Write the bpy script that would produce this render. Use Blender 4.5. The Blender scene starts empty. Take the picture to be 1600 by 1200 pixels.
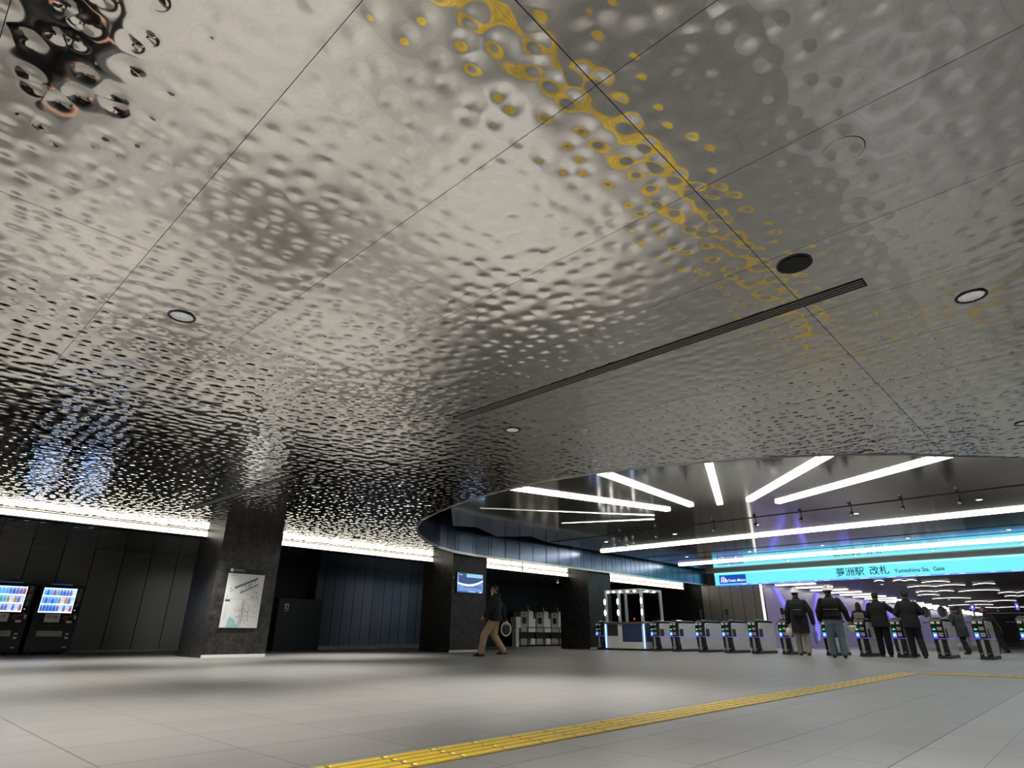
import bpy, bmesh, math, random
from mathutils import Vector, Matrix
from mathutils.geometry import tessellate_polygon
random.seed(7)
S = bpy.context.scene
COL = S.collection
PI = math.pi
# ---------------------------------------------------------------- camera
# building axes: X = along the dark wall (to the right and away), Y = towards the dark wall
EYE = 0.55
HC = 2.97      # rippled ceiling
HR = 3.70      # raised ceiling inside the opening
YAW, PITCH, ROLL = 0.75567, 0.39866, 0.00602
cam_d = bpy.data.cameras.new('camera'); cam = bpy.data.objects.new('camera', cam_d); COL.objects.link(cam)
cam_d.sensor_width = 36; cam_d.lens = 926.4 / 1600 * 36; cam_d.clip_start = .02; cam_d.clip_end = 400
f2 = Vector((math.cos(YAW), math.sin(YAW), 0)); r0 = Vector((math.sin(YAW), -math.cos(YAW), 0)); Z = Vector((0, 0, 1))
fw = f2 * math.cos(PITCH) + Z * math.sin(PITCH); up0 = -f2 * math.sin(PITCH) + Z * math.cos(PITCH)
rt = r0 * math.cos(ROLL) + up0 * math.sin(ROLL); up = -r0 * math.sin(ROLL) + up0 * math.cos(ROLL)
M4 = Matrix(((rt.x, up.x, -fw.x, 0), (rt.y, up.y, -fw.y, 0), (rt.z, up.z, -fw.z, EYE), (0, 0, 0, 1)))
cam.matrix_world = M4
S.camera = cam
# ---------------------------------------------------------------- world, exposure
W = bpy.data.worlds.new('world'); S.world = W; W.use_nodes = True
W.node_tree.nodes['Background'].inputs[0].default_value = (.5, .55, .6, 1)
W.node_tree.nodes['Background'].inputs[1].default_value = .02
S.view_settings.view_transform = 'Standard'; S.view_settings.look = 'None'
S.view_settings.gamma = 1; S.view_settings.use_curve_mapping = False
S.view_settings.exposure = 0.0
SPOT_W = 640       # watts of one downlight
# ---------------------------------------------------------------- materials
def mat(name, col, rough=.5, metal=0., emit=None, es=0., noise=0., nscale=20., bump=0., alpha=1., trans=0., bd=.01):
    m = bpy.data.materials.new(name); m.use_nodes = True
    nt = m.node_tree; b = nt.nodes['Principled BSDF']
    b.inputs['Base Color'].default_value = (*col, 1); b.inputs['Roughness'].default_value = rough
    b.inputs['Metallic'].default_value = metal
    if emit: b.inputs['Emission Color'].default_value = (*emit, 1); b.inputs['Emission Strength'].default_value = es
    if trans: b.inputs['Transmission Weight'].default_value = trans
    if alpha < 1: b.inputs['Alpha'].default_value = alpha
    if noise or bump:
        n = nt.nodes.new('ShaderNodeTexNoise'); n.inputs['Scale'].default_value = nscale; n.inputs['Detail'].default_value = 4
        g = nt.nodes.new('ShaderNodeNewGeometry'); nt.links.new(g.outputs['Position'], n.inputs['Vector'])
        if noise:
            mx = nt.nodes.new('ShaderNodeMix'); mx.data_type = 'RGBA'
            mx.inputs[6].default_value = (*[c * (1 - noise) for c in col], 1); mx.inputs[7].default_value = (*[min(1, c * (1 + noise)) for c in col], 1)
            nt.links.new(n.outputs['Fac'], mx.inputs[0]); nt.links.new(mx.outputs[2], b.inputs['Base Color'])
        if bump:
            bp = nt.nodes.new('ShaderNodeBump'); bp.inputs['Strength'].default_value = bump; bp.inputs['Distance'].default_value = bd
            nt.links.new(n.outputs['Fac'], bp.inputs['Height']); nt.links.new(bp.outputs[0], b.inputs['Normal'])
    return m
class NB:
    """short node builder"""
    def __init__(s, nt): s.nt = nt
    def v(s, x, sock):
        if isinstance(x, (int, float)): sock.default_value = x
        elif isinstance(x, tuple): sock.default_value = x
        else: s.nt.links.new(x, sock)
    def m(s, op, a, b=0., c=0.):
        n = s.nt.nodes.new('ShaderNodeMath'); n.operation = op
        s.v(a, n.inputs[0]); s.v(b, n.inputs[1]); s.v(c, n.inputs[2]); return n.outputs[0]
    def xyz(s, a, b, c):
        n = s.nt.nodes.new('ShaderNodeCombineXYZ'); s.v(a, n.inputs[0]); s.v(b, n.inputs[1]); s.v(c, n.inputs[2]); return n.outputs[0]
    def noise(s, vec, scale, detail=0., rough=.5):
        n = s.nt.nodes.new('ShaderNodeTexNoise'); n.noise_dimensions = '2D'
        s.v(vec, n.inputs['Vector']); n.inputs['Scale'].default_value = scale; n.inputs['Detail'].default_value = detail
        n.inputs['Roughness'].default_value = rough; return n.outputs['Fac']
    def mix(s, f, a, b):
        n = s.nt.nodes.new('ShaderNodeMix'); n.data_type = 'RGBA'; s.v(f, n.inputs[0]); s.v(a, n.inputs[6]); s.v(b, n.inputs[7]); return n.outputs[2]
    def line(s, x, off, period, half):   # 1 on a joint line
        t = s.m('FRACT', s.m('DIVIDE', s.m('SUBTRACT', x, off), period))
        d = s.m('MULTIPLY', s.m('MINIMUM', t, s.m('SUBTRACT', 1., t)), period)
        return s.m('LESS_THAN', d, half)
def ripple_material(name, base, k=.0165, scale=8.2, dents=.32, rough=.06, seams=True, metal=1.):
    """stamped water-ripple stainless steel panels, dark joints between panels"""
    m = bpy.data.materials.new(name); m.use_nodes = True; nt = m.node_tree; N = NB(nt); b = nt.nodes['Principled BSDF']
    g = nt.nodes.new('ShaderNodeNewGeometry'); sp = nt.nodes.new('ShaderNodeSeparateXYZ'); nt.links.new(g.outputs['Position'], sp.inputs[0])
    x, y = sp.outputs[0], sp.outputs[1]; d = .012
    def h(ax, ay):
        p = N.xyz(N.m('ADD', x, ax), N.m('ADD', y, ay), 0.)
        vo = nt.nodes.new('ShaderNodeTexVoronoi'); vo.voronoi_dimensions = '2D'; vo.feature = 'F1'
        vo.inputs['Scale'].default_value = scale * .78; vo.inputs['Randomness'].default_value = .62; nt.links.new(p, vo.inputs['Vector'])
        dd = vo.outputs['Distance']
        dent = N.m('EXPONENT', N.m('MULTIPLY', N.m('MULTIPLY', dd, dd), -12.))
        return N.m('ADD', N.m('MULTIPLY', dent, dents), N.m('MULTIPLY', N.noise(p, scale * .6), .42))
    h0 = h(0., 0.); hx = h(d, 0.); hy = h(0., d)
    gx = N.m('MULTIPLY', N.m('SUBTRACT', hx, h0), k / d); gy = N.m('MULTIPLY', N.m('SUBTRACT', hy, h0), k / d)
    col = (*base, 1)
    if seams:
        ui = N.m('FLOOR', N.m('SUBTRACT', x, .77)); first = N.m('LESS_THAN', x, .77)
        ys = N.m('SUBTRACT', y, N.m('MULTIPLY', first, 1.01))
        vi = N.m('FLOOR', N.m('DIVIDE', N.m('SUBTRACT', ys, 1.126), 2.03))
        wn = nt.nodes.new('ShaderNodeTexWhiteNoise'); wn.noise_dimensions = '2D'; nt.links.new(N.xyz(ui, vi, 0.), wn.inputs['Vector'])
        sc = nt.nodes.new('ShaderNodeSeparateXYZ'); nt.links.new(wn.outputs['Color'], sc.inputs[0])
        gx = N.m('ADD', gx, N.m('MULTIPLY_ADD', sc.outputs[0], .008, -.004)); gy = N.m('ADD', gy, N.m('MULTIPLY_ADD', sc.outputs[1], .008, -.004))
        # the panels either side of the first long joint sit slightly pillowed
        band = N.m('MULTIPLY', N.m('GREATER_THAN', y, 1.126), N.m('LESS_THAN', y, 3.156))
        fall = N.m('MAXIMUM', N.m('SUBTRACT', 1., N.m('MULTIPLY', N.m('SUBTRACT', y, 1.126), .55)), 0.)
        t1 = N.m('MULTIPLY', N.m('MULTIPLY', band, fall), -.024)
        band2 = N.m('MULTIPLY', N.m('GREATER_THAN', y, -.9), N.m('LESS_THAN', y, 1.126))
        gy = N.m('ADD', gy, N.m('ADD', t1, N.m('MULTIPLY', band2, -.022)))
        ln = N.m('MAXIMUM', N.line(x, .77, 1.0, .0018), N.m('ADD', N.m('MULTIPLY', N.m('MULTIPLY', N.line(y, 1.126, 2.03, .0026), N.m('SUBTRACT', 1., first)), N.m('MULTIPLY_ADD', N.m('LESS_THAN', y, 1.5), .6, .4)), N.m('MULTIPLY', N.line(y, 4.166, 4.06, .0022), first)))
        tone = N.m('MULTIPLY_ADD', sc.outputs[2], .06, .97)
        c0 = nt.nodes.new('ShaderNodeVectorMath'); c0.operation = 'SCALE'; c0.inputs[0].default_value = base; nt.links.new(tone, c0.inputs['Scale'])
        cm = N.mix(ln, c0.outputs[0], (.02, .02, .02, 1)); nt.links.new(cm, b.inputs['Base Color'])
        nt.links.new(N.m('MULTIPLY_ADD', ln, .5, rough), b.inputs['Roughness'])
    else:
        b.inputs['Base Color'].default_value = col; b.inputs['Roughness'].default_value = rough
    vn = nt.nodes.new('ShaderNodeVectorMath'); vn.operation = 'NORMALIZE'
    nt.links.new(N.xyz(gx, gy, -1.), vn.inputs[0]); nt.links.new(vn.outputs[0], b.inputs['Normal'])
    b.inputs['Metallic'].default_value = metal
    return m
def floor_material():
    m = bpy.data.materials.new('floor_tiles'); m.use_nodes = True; nt = m.node_tree; N = NB(nt); b = nt.nodes['Principled BSDF']
    g = nt.nodes.new('ShaderNodeNewGeometry'); sp = nt.nodes.new('ShaderNodeSeparateXYZ'); nt.links.new(g.outputs['Position'], sp.inputs[0])
    x, y = sp.outputs[0], sp.outputs[1]
    P, Q = .645, .315
    ui = N.m('FLOOR', N.m('DIVIDE', N.m('SUBTRACT', x, 2.92), P)); vi = N.m('FLOOR', N.m('DIVIDE', N.m('SUBTRACT', y, .91), Q))
    wn = nt.nodes.new('ShaderNodeTexWhiteNoise'); wn.noise_dimensions = '2D'; nt.links.new(N.xyz(ui, vi, 0.), wn.inputs['Vector'])
    ln = N.m('MAXIMUM', N.m('MULTIPLY', N.line(x, 2.92, P, .0035), .85), N.m('MAXIMUM', N.m('MULTIPLY', N.line(y, .91, Q, .0028), .6), N.line(y, .91, Q * 2, .0042)))
    grain = N.noise(N.xyz(N.m('MULTIPLY', x, 1.), N.m('MULTIPLY', y, 3.), 0.), 14., 6., .7)
    big = N.noise(g.outputs['Position'], .6, 2.)
    near = N.m('LESS_THAN', y, .91)  # tiles on this side lightened: a sheen put into their colour
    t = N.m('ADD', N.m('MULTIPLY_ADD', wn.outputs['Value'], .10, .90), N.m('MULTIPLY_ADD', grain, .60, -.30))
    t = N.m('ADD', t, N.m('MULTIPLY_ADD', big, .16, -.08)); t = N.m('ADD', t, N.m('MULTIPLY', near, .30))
    c0 = nt.nodes.new('ShaderNodeVectorMath'); c0.operation = 'SCALE'; c0.inputs[0].default_value = (.25, .245, .235); nt.links.new(t, c0.inputs['Scale'])
    nt.links.new(N.mix(ln, c0.outputs[0], (.05, .05, .05, 1)), b.inputs['Base Color'])
    nt.links.new(N.m('MULTIPLY_ADD', grain, .14, .32), b.inputs['Roughness'])
    b.inputs['Specular IOR Level'].default_value = .4
    return m
def panel_wall_material(name, base, period, off, axis=0, rough=.35, metal=.6, nz=.10):
    m = bpy.data.materials.new(name); m.use_nodes = True; nt = m.node_tree; N = NB(nt); b = nt.nodes['Principled BSDF']
    g = nt.nodes.new('ShaderNodeNewGeometry'); sp = nt.nodes.new('ShaderNodeSeparateXYZ'); nt.links.new(g.outputs['Position'], sp.inputs[0])
    x = sp.outputs[axis]
    ln = N.line(x, off, period, .012)
    i = N.m('FLOOR', N.m('DIVIDE', N.m('SUBTRACT', x, off), period))
    wn = nt.nodes.new('ShaderNodeTexWhiteNoise'); wn.noise_dimensions = '1D'; nt.links.new(i, wn.inputs['W'])
    t = N.m('MULTIPLY_ADD', wn.outputs['Value'], .3, .85)
    c0 = nt.nodes.new('ShaderNodeVectorMath'); c0.operation = 'SCALE'; c0.inputs[0].default_value = base; nt.links.new(t, c0.inputs['Scale'])
    nt.links.new(N.mix(ln, c0.outputs[0], (.004, .004, .004, 1)), b.inputs['Base Color'])
    n = N.noise(N.xyz(N.m('MULTIPLY', sp.outputs[axis], 40.), N.m('MULTIPLY', sp.outputs[2], 1.2), 0.), 3., 3.)
    nt.links.new(N.m('MULTIPLY_ADD', n, nz, rough - nz / 2), b.inputs['Roughness'])
    b.inputs['Metallic'].default_value = metal
    return m
def stone_material():
    m = bpy.data.materials.new('black_stone'); m.use_nodes = True; nt = m.node_tree; N = NB(nt); b = nt.nodes['Principled BSDF']
    g = nt.nodes.new('ShaderNodeNewGeometry')
    n = nt.nodes.new('ShaderNodeTexNoise'); n.inputs['Scale'].default_value = 7; n.inputs['Detail'].default_value = 8; n.inputs['Roughness'].default_value = .75
    nt.links.new(g.outputs['Position'], n.inputs['Vector'])
    r = nt.nodes.new('ShaderNodeValToRGB'); r.color_ramp.elements[0].position = .42; r.color_ramp.elements[0].color = (.010, .012, .013, 1)
    r.color_ramp.elements[1].position = .72; r.color_ramp.elements[1].color = (.075, .066, .056, 1)
    nt.links.new(n.outputs['Fac'], r.inputs[0]); nt.links.new(r.outputs[0], b.inputs['Base Color']); b.inputs['Roughness'].default_value = .42
    return m
M = {}
M['ripple'] = ripple_material('ripple_steel', (.90, .868, .83))
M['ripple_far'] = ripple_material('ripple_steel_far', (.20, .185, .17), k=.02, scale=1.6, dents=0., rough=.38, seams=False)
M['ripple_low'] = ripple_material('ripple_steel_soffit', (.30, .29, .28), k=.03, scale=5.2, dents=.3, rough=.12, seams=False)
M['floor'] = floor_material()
M['wall'] = panel_wall_material('wall_dark_panel', (.15, .15, .145), .76, .15, 0, .36, .85)
M['wall_blue'] = panel_wall_material('wall_blue_black_panel', (.13, .145, .19), .42, .1, 0, .33, .85)
M['wall_end'] = panel_wall_material('wall_grey_panel', (.26, .245, .225), .6, .2, 1, .38, .7)
M['plain'] = mat('wall_plain_grey', (.16, .16, .155), .7, noise=.2, nscale=3)
M['black'] = mat('black_paint', (.008, .008, .009), .5, noise=.2)
M['blackgl'] = mat('black_gloss', (.012, .013, .015), .18, noise=.2)
M['dark'] = mat('dark_grey', (.035, .036, .038), .5, noise=.2)
M['fascia'] = panel_wall_material('fascia_metal', (.17, .21, .29), .78, .1, 0, .24, .95, .04)
M['stone'] = stone_material()
M['steel'] = mat('brushed_steel', (.55, .54, .52), .3, 1., noise=.1, nscale=60)
M['lamp_mid'] = mat('lamp_mid', (.9, .9, .9), .5, emit=(1, .97, .93), es=6.)
M['post_white'] = mat('post_silver', (.80, .82, .85), .25, .3, noise=.04)
M['reflector'] = mat('lamp_reflector', (.85, .86, .86), .25, .5, noise=.03)
M['chrome'] = mat('chrome', (.85, .86, .88), .08, 1., noise=.03)
M['skirt'] = mat('polished_skirting', (.86, .85, .82), .35, .0, noise=.05)
M['lamp'] = mat('lamp_white', (.9, .9, .9), .5, emit=(1, .975, .91), es=8)
M['cove'] = mat('lamp_warm_white', (.9, .9, .9), .5, emit=(1, .93, .80), es=3.2)
M['lamp_soft'] = mat('lamp_soft', (.9, .9, .9), .5, emit=(1, .97, .93), es=3.0)
M['cyan'] = mat('sign_cyan', (.1, .5, .6), .4, emit=(.15, .74, .86), es=1.1, noise=.05)
M['cyan_edge'] = mat('sign_light_edge', (.3, .7, .8), .4, emit=(.32, .92, .98), es=1.2)
M['blue'] = mat('sign_blue', (.01, .05, .35), .4, emit=(.005, .07, .42), es=1.)
M['blue_line'] = mat('blue_led', (.1, .2, .9), .4, emit=(.10, .22, 1.), es=1.6)
M['violet'] = mat('violet_led', (.2, .15, .9), .4, emit=(.14, .10, .62), es=.8)
M['sign_ink'] = mat('sign_ink', (.004, .03, .06), .5, noise=.1)
M['white_em'] = mat('sign_white', (.9, .9, .9), .5, emit=(.85, .95, 1.), es=1.)
M['plate'] = mat('raised_ceiling_mirror', (.74, .70, .64), .10, .85, noise=.06, nscale=1.5, bump=.02)
M['plate_dark'] = mat('raised_ceiling_dark', (.02, .022, .028), .35, .4, noise=.1)
M['yellow'] = mat('tactile_yellow', (.84, .60, .045), .38, noise=.18, nscale=30)
M['yellow_shade'] = mat('tactile_yellow_shade', (.34, .23, .03), .5, noise=.18, nscale=30)  # darker yellow between the bars, their shade put into the colour
M['gate_black'] = mat('gate_black', (.010, .010, .012), .25, .0, noise=.2)
M['gate_wrap'] = mat('gate_silver', (.86, .88, .92), .24, .35, noise=.10, nscale=8, bump=1., bd=.035)
M['green_em'] = mat('arrow_green', (.05, .6, .2), .4, emit=(.02, .80, .16), es=1.4)
M['blue_em'] = mat('reader_blue', (.1, .2, .9), .4, emit=(.06, .16, .95), es=1.5)
M['glass'] = mat('glass', (.9, .95, 1.), .03, 0, trans=1., noise=.01)
M['tube'] = mat('upright_tube', (.9, .9, .9), .5, emit=(1, .97, .93), es=1.05)
M['glow_blue'] = mat('counter_led', (.3, .5, 1.), .4, emit=(.30, .52, 1.), es=2.2)
M['paper'] = mat('poster_paper', (.74, .76, .76), .5, noise=.03)
M['mapgrey'] = mat('map_grey', (.16, .17, .17), .6, noise=.1)
M['maplight'] = mat('map_light_grey', (.36, .37, .37), .6, noise=.1)
M['mapred'] = mat('map_red', (.42, .22, .21), .6, noise=.1)
M['mapgreen'] = mat('map_green', (.25, .38, .27), .6, noise=.1)
M['mapteal'] = mat('map_water', (.34, .55, .60), .6, noise=.05)
M['mapnavy'] = mat('map_navy', (.03, .05, .12), .6, noise=.1)
M['white'] = mat('white_paint', (.75, .75, .73), .4, noise=.05)
M['offwhite'] = mat('machine_off_white', (.80, .78, .72), .35, .2, noise=.08)
M['machine_grey'] = mat('machine_grey', (.36, .36, .34), .4, .2, noise=.1)
M['screen_dark'] = mat('screen_navy', (.02, .04, .1), .3, emit=(.035, .075, .22), es=1.)
M['screen_mid'] = mat('screen_blue', (.1, .2, .5), .3, emit=(.16, .30, .68), es=1.)
M['screen_light'] = mat('screen_sky', (.3, .6, .7), .3, emit=(.30, .62, .74), es=1.)
M['screen_white'] = mat('screen_white', (.8, .8, .8), .3, emit=(.85, .92, 1.), es=1.2)
M['vend_light'] = mat('vend_backlight', (.8, .9, 1.), .3, emit=(.22, .50, .95), es=.8)
M['vend_shelf'] = mat('vend_shelf_light', (.9, .95, 1.), .3, emit=(.80, .92, 1.), es=2.0)
M['red'] = mat('badge_red', (.20, .018, .015), .4, noise=.1)
M['tan'] = mat('label_tan', (.20, .16, .14), .5, noise=.2)
M['lavender'] = mat('lit_panel_lavender', (.35, .32, .45), .25, .2, emit=(.085, .07, .13), es=1., noise=.45, nscale=.25)
M['skin'] = mat('skin', (.38, .22, .15), .55, noise=.08)
M['skin_red'] = mat('lips', (.30, .12, .10), .5, noise=.05)
M['hair'] = mat('hair_black', (.012, .010, .009), .5, noise=.3, nscale=80)
M['hair_brown'] = mat('hair_brown', (.05, .028, .018), .5, noise=.3, nscale=80)
M['cl_black'] = mat('cloth_black', (.005, .0055, .007), .85, noise=.3, nscale=15)
M['cl_navy'] = mat('cloth_navy_black', (.006, .007, .012), .85, noise=.3, nscale=15)
M['cl_green'] = mat('cloth_dark_green', (.018, .026, .024), .8, noise=.3, nscale=15)
M['cl_khaki'] = mat('cloth_khaki', (.36, .27, .165), .8, noise=.18, nscale=12)
M['cl_beige'] = mat('cloth_beige', (.30, .27, .22), .8, noise=.15, nscale=12)
M['cl_jeans'] = mat('cloth_blue_grey', (.13, .19, .23), .8, noise=.2, nscale=12)
M['cl_tan'] = mat('cloth_tan_bag', (.26, .22, .17), .8, noise=.15, nscale=12)
M['shoe'] = mat('shoe_black', (.012, .011, .010), .45, noise=.2)
M['helmet'] = mat('helmet_white', (.80, .80, .80), .25, noise=.03)
drink = [mat('drink_' + n, c, .3, emit=c, es=.8) for n, c in (('blue', (.05, .15, .55)), ('sky', (.15, .42, .75)), ('green', (.10, .38, .20)), ('amber', (.50, .30, .10)), ('white', (.75, .75, .80)), ('purple', (.22, .16, .40)), ('red', (.45, .10, .10)))]
# ---------------------------------------------------------------- mesh helpers
class MB:
    def __init__(s): s.v = []; s.f = []
    def add(s, vs, fs):
        o = len(s.v); s.v += [tuple(p) for p in vs]; s.f += [tuple(i + o for i in f) for f in fs]; return s
    def box(s, x0, x1, y0, y1, z0, z1):
        return s.add([(x, y, z) for x in (x0, x1) for y in (y0, y1) for z in (z0, z1)],
                     [(0, 1, 3, 2), (4, 6, 7, 5), (0, 4, 5, 1), (2, 3, 7, 6), (0, 2, 6, 4), (1, 5, 7, 3)])
    def quad(s, a, b, c, d): return s.add([a, b, c, d], [(0, 1, 2, 3)])
    def prism(s, pts, o, ax, ay, n):
        """polygon pts (a,b) placed at o + a*ax + b*ay, extruded along n"""
        o, ax, ay, n = Vector(o), Vector(ax), Vector(ay), Vector(n); k = len(pts)
        A = [o + ax * p[0] + ay * p[1] for p in pts]; B = [p + n for p in A]
        fs = [tuple(range(k))[::-1], tuple(range(k, 2 * k))] + [(i, (i + 1) % k, k + (i + 1) % k, k + i) for i in range(k)]
        return s.add(A + B, fs)
    def cyl(s, a, b, r0, r1=None, n=12, caps=True):
        a, b = Vector(a), Vector(b); r1 = r0 if r1 is None else r1; d = (b - a).normalized()
        e = d.orthogonal().normalized(); g = d.cross(e)
        vs = [a + (e * math.cos(t) + g * math.sin(t)) * r0 for t in [2 * PI * i / n for i in range(n)]] + \
             [b + (e * math.cos(t) + g * math.sin(t)) * r1 for t in [2 * PI * i / n for i in range(n)]]
        fs = [(i, (i + 1) % n, n + (i + 1) % n, n + i) for i in range(n)]
        if caps: fs += [tuple(range(n))[::-1], tuple(range(n, 2 * n))]
        return s.add(vs, fs)
    def ell(s, c, r, seg=14, rings=9, rot=None):
        c = Vector(c); vs = [Vector((0, 0, r[2]))]; fs = []
        for j in range(1, rings):
            p = PI * j / rings
            for i in range(seg):
                t = 2 * PI * i / seg; vs.append(Vector((r[0] * math.sin(p) * math.cos(t), r[1] * math.sin(p) * math.sin(t), r[2] * math.cos(p))))
        vs.append(Vector((0, 0, -r[2]))); L = len(vs) - 1
        for i in range(seg):
            k = (i + 1) % seg; fs.append((0, 1 + i, 1 + k)); fs.append((L, L - seg + k, L - seg + i))
            for j in range(rings - 2):
                a = 1 + j * seg; fs.append((a + i, a + seg + i, a + seg + k, a + k))
        if rot is not None: vs = [rot @ v for v in vs]
        return s.add([v + c for v in vs], fs)
    def limb(s, pts, rs, n=12):
        for i in range(len(pts) - 1): s.cyl(pts[i], pts[i + 1], rs[i], rs[i + 1], n)
        for p, r in zip(pts, rs): s.ell(p, (r, r, r), n, 8)
        return s
    def loft(s, rings, n=18):
        """rings: (x, y, z, rx, ry)"""
        vs = []; fs = []
        for (x, y, z, rx, ry) in rings:
            for i in range(n):
                t = 2 * PI * i / n; vs.append((x + rx * math.cos(t), y + ry * math.sin(t), z))
        for j in range(len(rings) - 1):
            for i in range(n):
                k = (i + 1) % n; fs.append((j * n + i, j * n + k, (j + 1) * n + k, (j + 1) * n + i))
        fs.append(tuple(range(n))[::-1]); fs.append(tuple((len(rings) - 1) * n + i for i in range(n)))
        return s.add(vs, fs)
    def build(s, name, m, parent=None, smooth=False, bevel=0., loc=None, rotz=None):
        me = bpy.data.meshes.new(name); me.from_pydata(s.v, [], s.f); me.update()
        bm = bmesh.new(); bm.from_mesh(me); bmesh.ops.recalc_face_normals(bm, faces=bm.faces); bm.to_mesh(me); bm.free()
        me.materials.append(m)
        if smooth: me.polygons.foreach_set('use_smooth', [True] * len(me.polygons))
        o = bpy.data.objects.new(name, me); COL.objects.link(o); o.parent = parent
        if bevel:
            b = o.modifiers.new('bevel', 'BEVEL'); b.width = bevel; b.segments = 2; b.limit_method = 'ANGLE'
        if loc is not None: o.location = loc
        if rotz is not None: o.rotation_euler = (0, 0, rotz)
        return o
def structure(o): o['kind'] = 'structure'; return o
def tag(o, label, cat, group=None):
    o['label'] = label; o['category'] = cat
    if group: o['group'] = group
    return o
def thing(name, label, cat, loc=(0, 0, 0), rotz=0., group=None):
    o = bpy.data.objects.new(name, None); COL.objects.link(o); o.empty_display_size = .1
    o.location = loc; o.rotation_euler = (0, 0, rotz); return tag(o, label, cat, group)
def copy_tree(root, loc, label, rotz=None):
    def rec(o, parent):
        c = o.copy(); COL.objects.link(c)
        if parent: c.parent = parent
        for ch in list(o.children): rec(ch, c)
        return c
    c = rec(root, None); c.location = loc; c['label'] = label
    if rotz is not None: c.rotation_euler = (0, 0, rotz)
    return c
def remesh(o, voxel, smooth=4, ratio=None):
    r = o.modifiers.new('r', 'REMESH'); r.mode = 'VOXEL'; r.voxel_size = voxel; r.use_smooth_shade = True
    s = o.modifiers.new('s', 'SMOOTH'); s.iterations = smooth; s.factor = .5
    dg = bpy.context.evaluated_depsgraph_get(); dg.update()
    me = bpy.data.meshes.new_from_object(o.evaluated_get(dg)); o.modifiers.clear()
    old = o.data; o.data = me; bpy.data.meshes.remove(old); me.name = o.name
    me.polygons.foreach_set('use_smooth', [True] * len(me.polygons))
    return o
def text(name, body, size, m, parent, origin, ax, ay, depth=.004, align='LEFT', squeeze=1., off=.006):
    c = bpy.data.curves.new(name, 'FONT'); c.body = body; c.size = size; c.extrude = depth; c.align_x = align; c.offset = size * off
    t = bpy.data.objects.new(name, c); COL.objects.link(t); dg = bpy.context.evaluated_depsgraph_get(); dg.update()
    me = bpy.data.meshes.new_from_object(t.evaluated_get(dg)); bpy.data.objects.remove(t)
    ax, ay = Vector(ax), Vector(ay); n = ax.cross(ay); og = Vector(origin)
    for v in me.vertices: v.co = og + ax * v.co.x * squeeze + ay * v.co.y + n * v.co.z
    me.materials.clear(); me.materials.append(m); o = bpy.data.objects.new(name, me); COL.objects.link(o); o.parent = parent
    return o
def circle(cx, cy, r, n=16): return [(cx + r * math.cos(2 * PI * i / n), cy + r * math.sin(2 * PI * i / n)) for i in range(n)]

# ================================================================ the setting
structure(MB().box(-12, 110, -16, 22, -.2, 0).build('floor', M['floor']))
# opening in the rippled ceiling (plan), near edge curved, far edge straight
near = [(11.31, .3), (10.5, 1.04), (9.84, 1.63), (9.2, 2.39), (8.78, 3.06), (8.41, 3.84), (8.08, 4.61), (7.86, 5.39), (7.74, 6.3), (7.74, 7.24),
        (7.87, 8.25), (8.08, 9.2), (8.37, 10.15), (8.8, 11.2), (9.42, 12.15), (10.15, 12.98), (11.1, 13.78), (12.1, 14.46), (13.2, 14.95), (14.3, 15.15)]
opening = [(31.3, 15.15)] + near[::-1] + [(12.3, -.5), (13.6, -1.3), (15.2, -1.9), (31.3, -1.9)]
opening = opening[::-1]
LIGHTS = [(1.27 + 4.03 * i, .13 + 4.85 * j) for i in range(-3, 6) for j in range(-3, 4)]
def inside(p, poly):
    c = False; n = len(poly)
    for i in range(n):
        (x1, y1), (x2, y2) = poly[i], poly[(i + 1) % n]
        if (y1 > p[1]) != (y2 > p[1]) and p[0] < (x2 - x1) * (p[1] - y1) / (y2 - y1) + x1: c = not c
    return c
cols_xy = [(6.0, 7.5), (13.5, 15.05), (20.95, 22.55)]
def near_open(p): return any(inside((p[0] + dx, p[1] + dy), opening) for dx in (-.4, 0, .4) for dy in (-.4, 0, .4))
LIGHTS = [p for p in LIGHTS if not near_open(p) and p[1] < 16 and p[1] > -15.5 and p[0] > -11.5 and not any(a - .3 < p[0] < b + .3 and 15 < p[1] for a, b in cols_xy)]
holes = [circle(x, y, .088, 14) for x, y in LIGHTS]
def plate_with_holes(name, outer, inner, z, m):
    loops = [outer] + inner
    tris = tessellate_polygon([[Vector((x, y, 0)) for x, y in l] for l in loops])
    pts = [(x, y, z) for l in loops for x, y in l]
    mb = MB(); fs = []
    for t in tris:
        a, b, c = (Vector(pts[i]) for i in t); n = (b - a).cross(c - a)
        if n.length < 1e-9: continue
        fs.append(tuple(t) if n.z < 0 else tuple(t)[::-1])
    me = bpy.data.meshes.new(name); me.from_pydata(pts, [], fs); me.update(); me.materials.append(m)
    o = bpy.data.objects.new(name, me); COL.objects.link(o); return structure(o)
plate_with_holes('ceiling', [(-12, -16), (31.3, -16), (31.3, -1.95), (31.2, -1.95)] + [(31.2, -1.9)] + [(x, y) for x, y in opening[1:-1]] + [(31.2, 15.15), (31.3, 15.15), (31.3, 16.45), (-12, 16.45)], holes, HC, M['ripple'])
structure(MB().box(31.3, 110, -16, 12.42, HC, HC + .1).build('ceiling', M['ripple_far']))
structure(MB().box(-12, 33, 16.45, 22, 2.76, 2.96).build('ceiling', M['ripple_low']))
# dark slab above everything
structure(MB().box(-12, 33, -16, 22, 4.6, 4.7).build('ceiling', M['plate_dark']))
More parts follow.
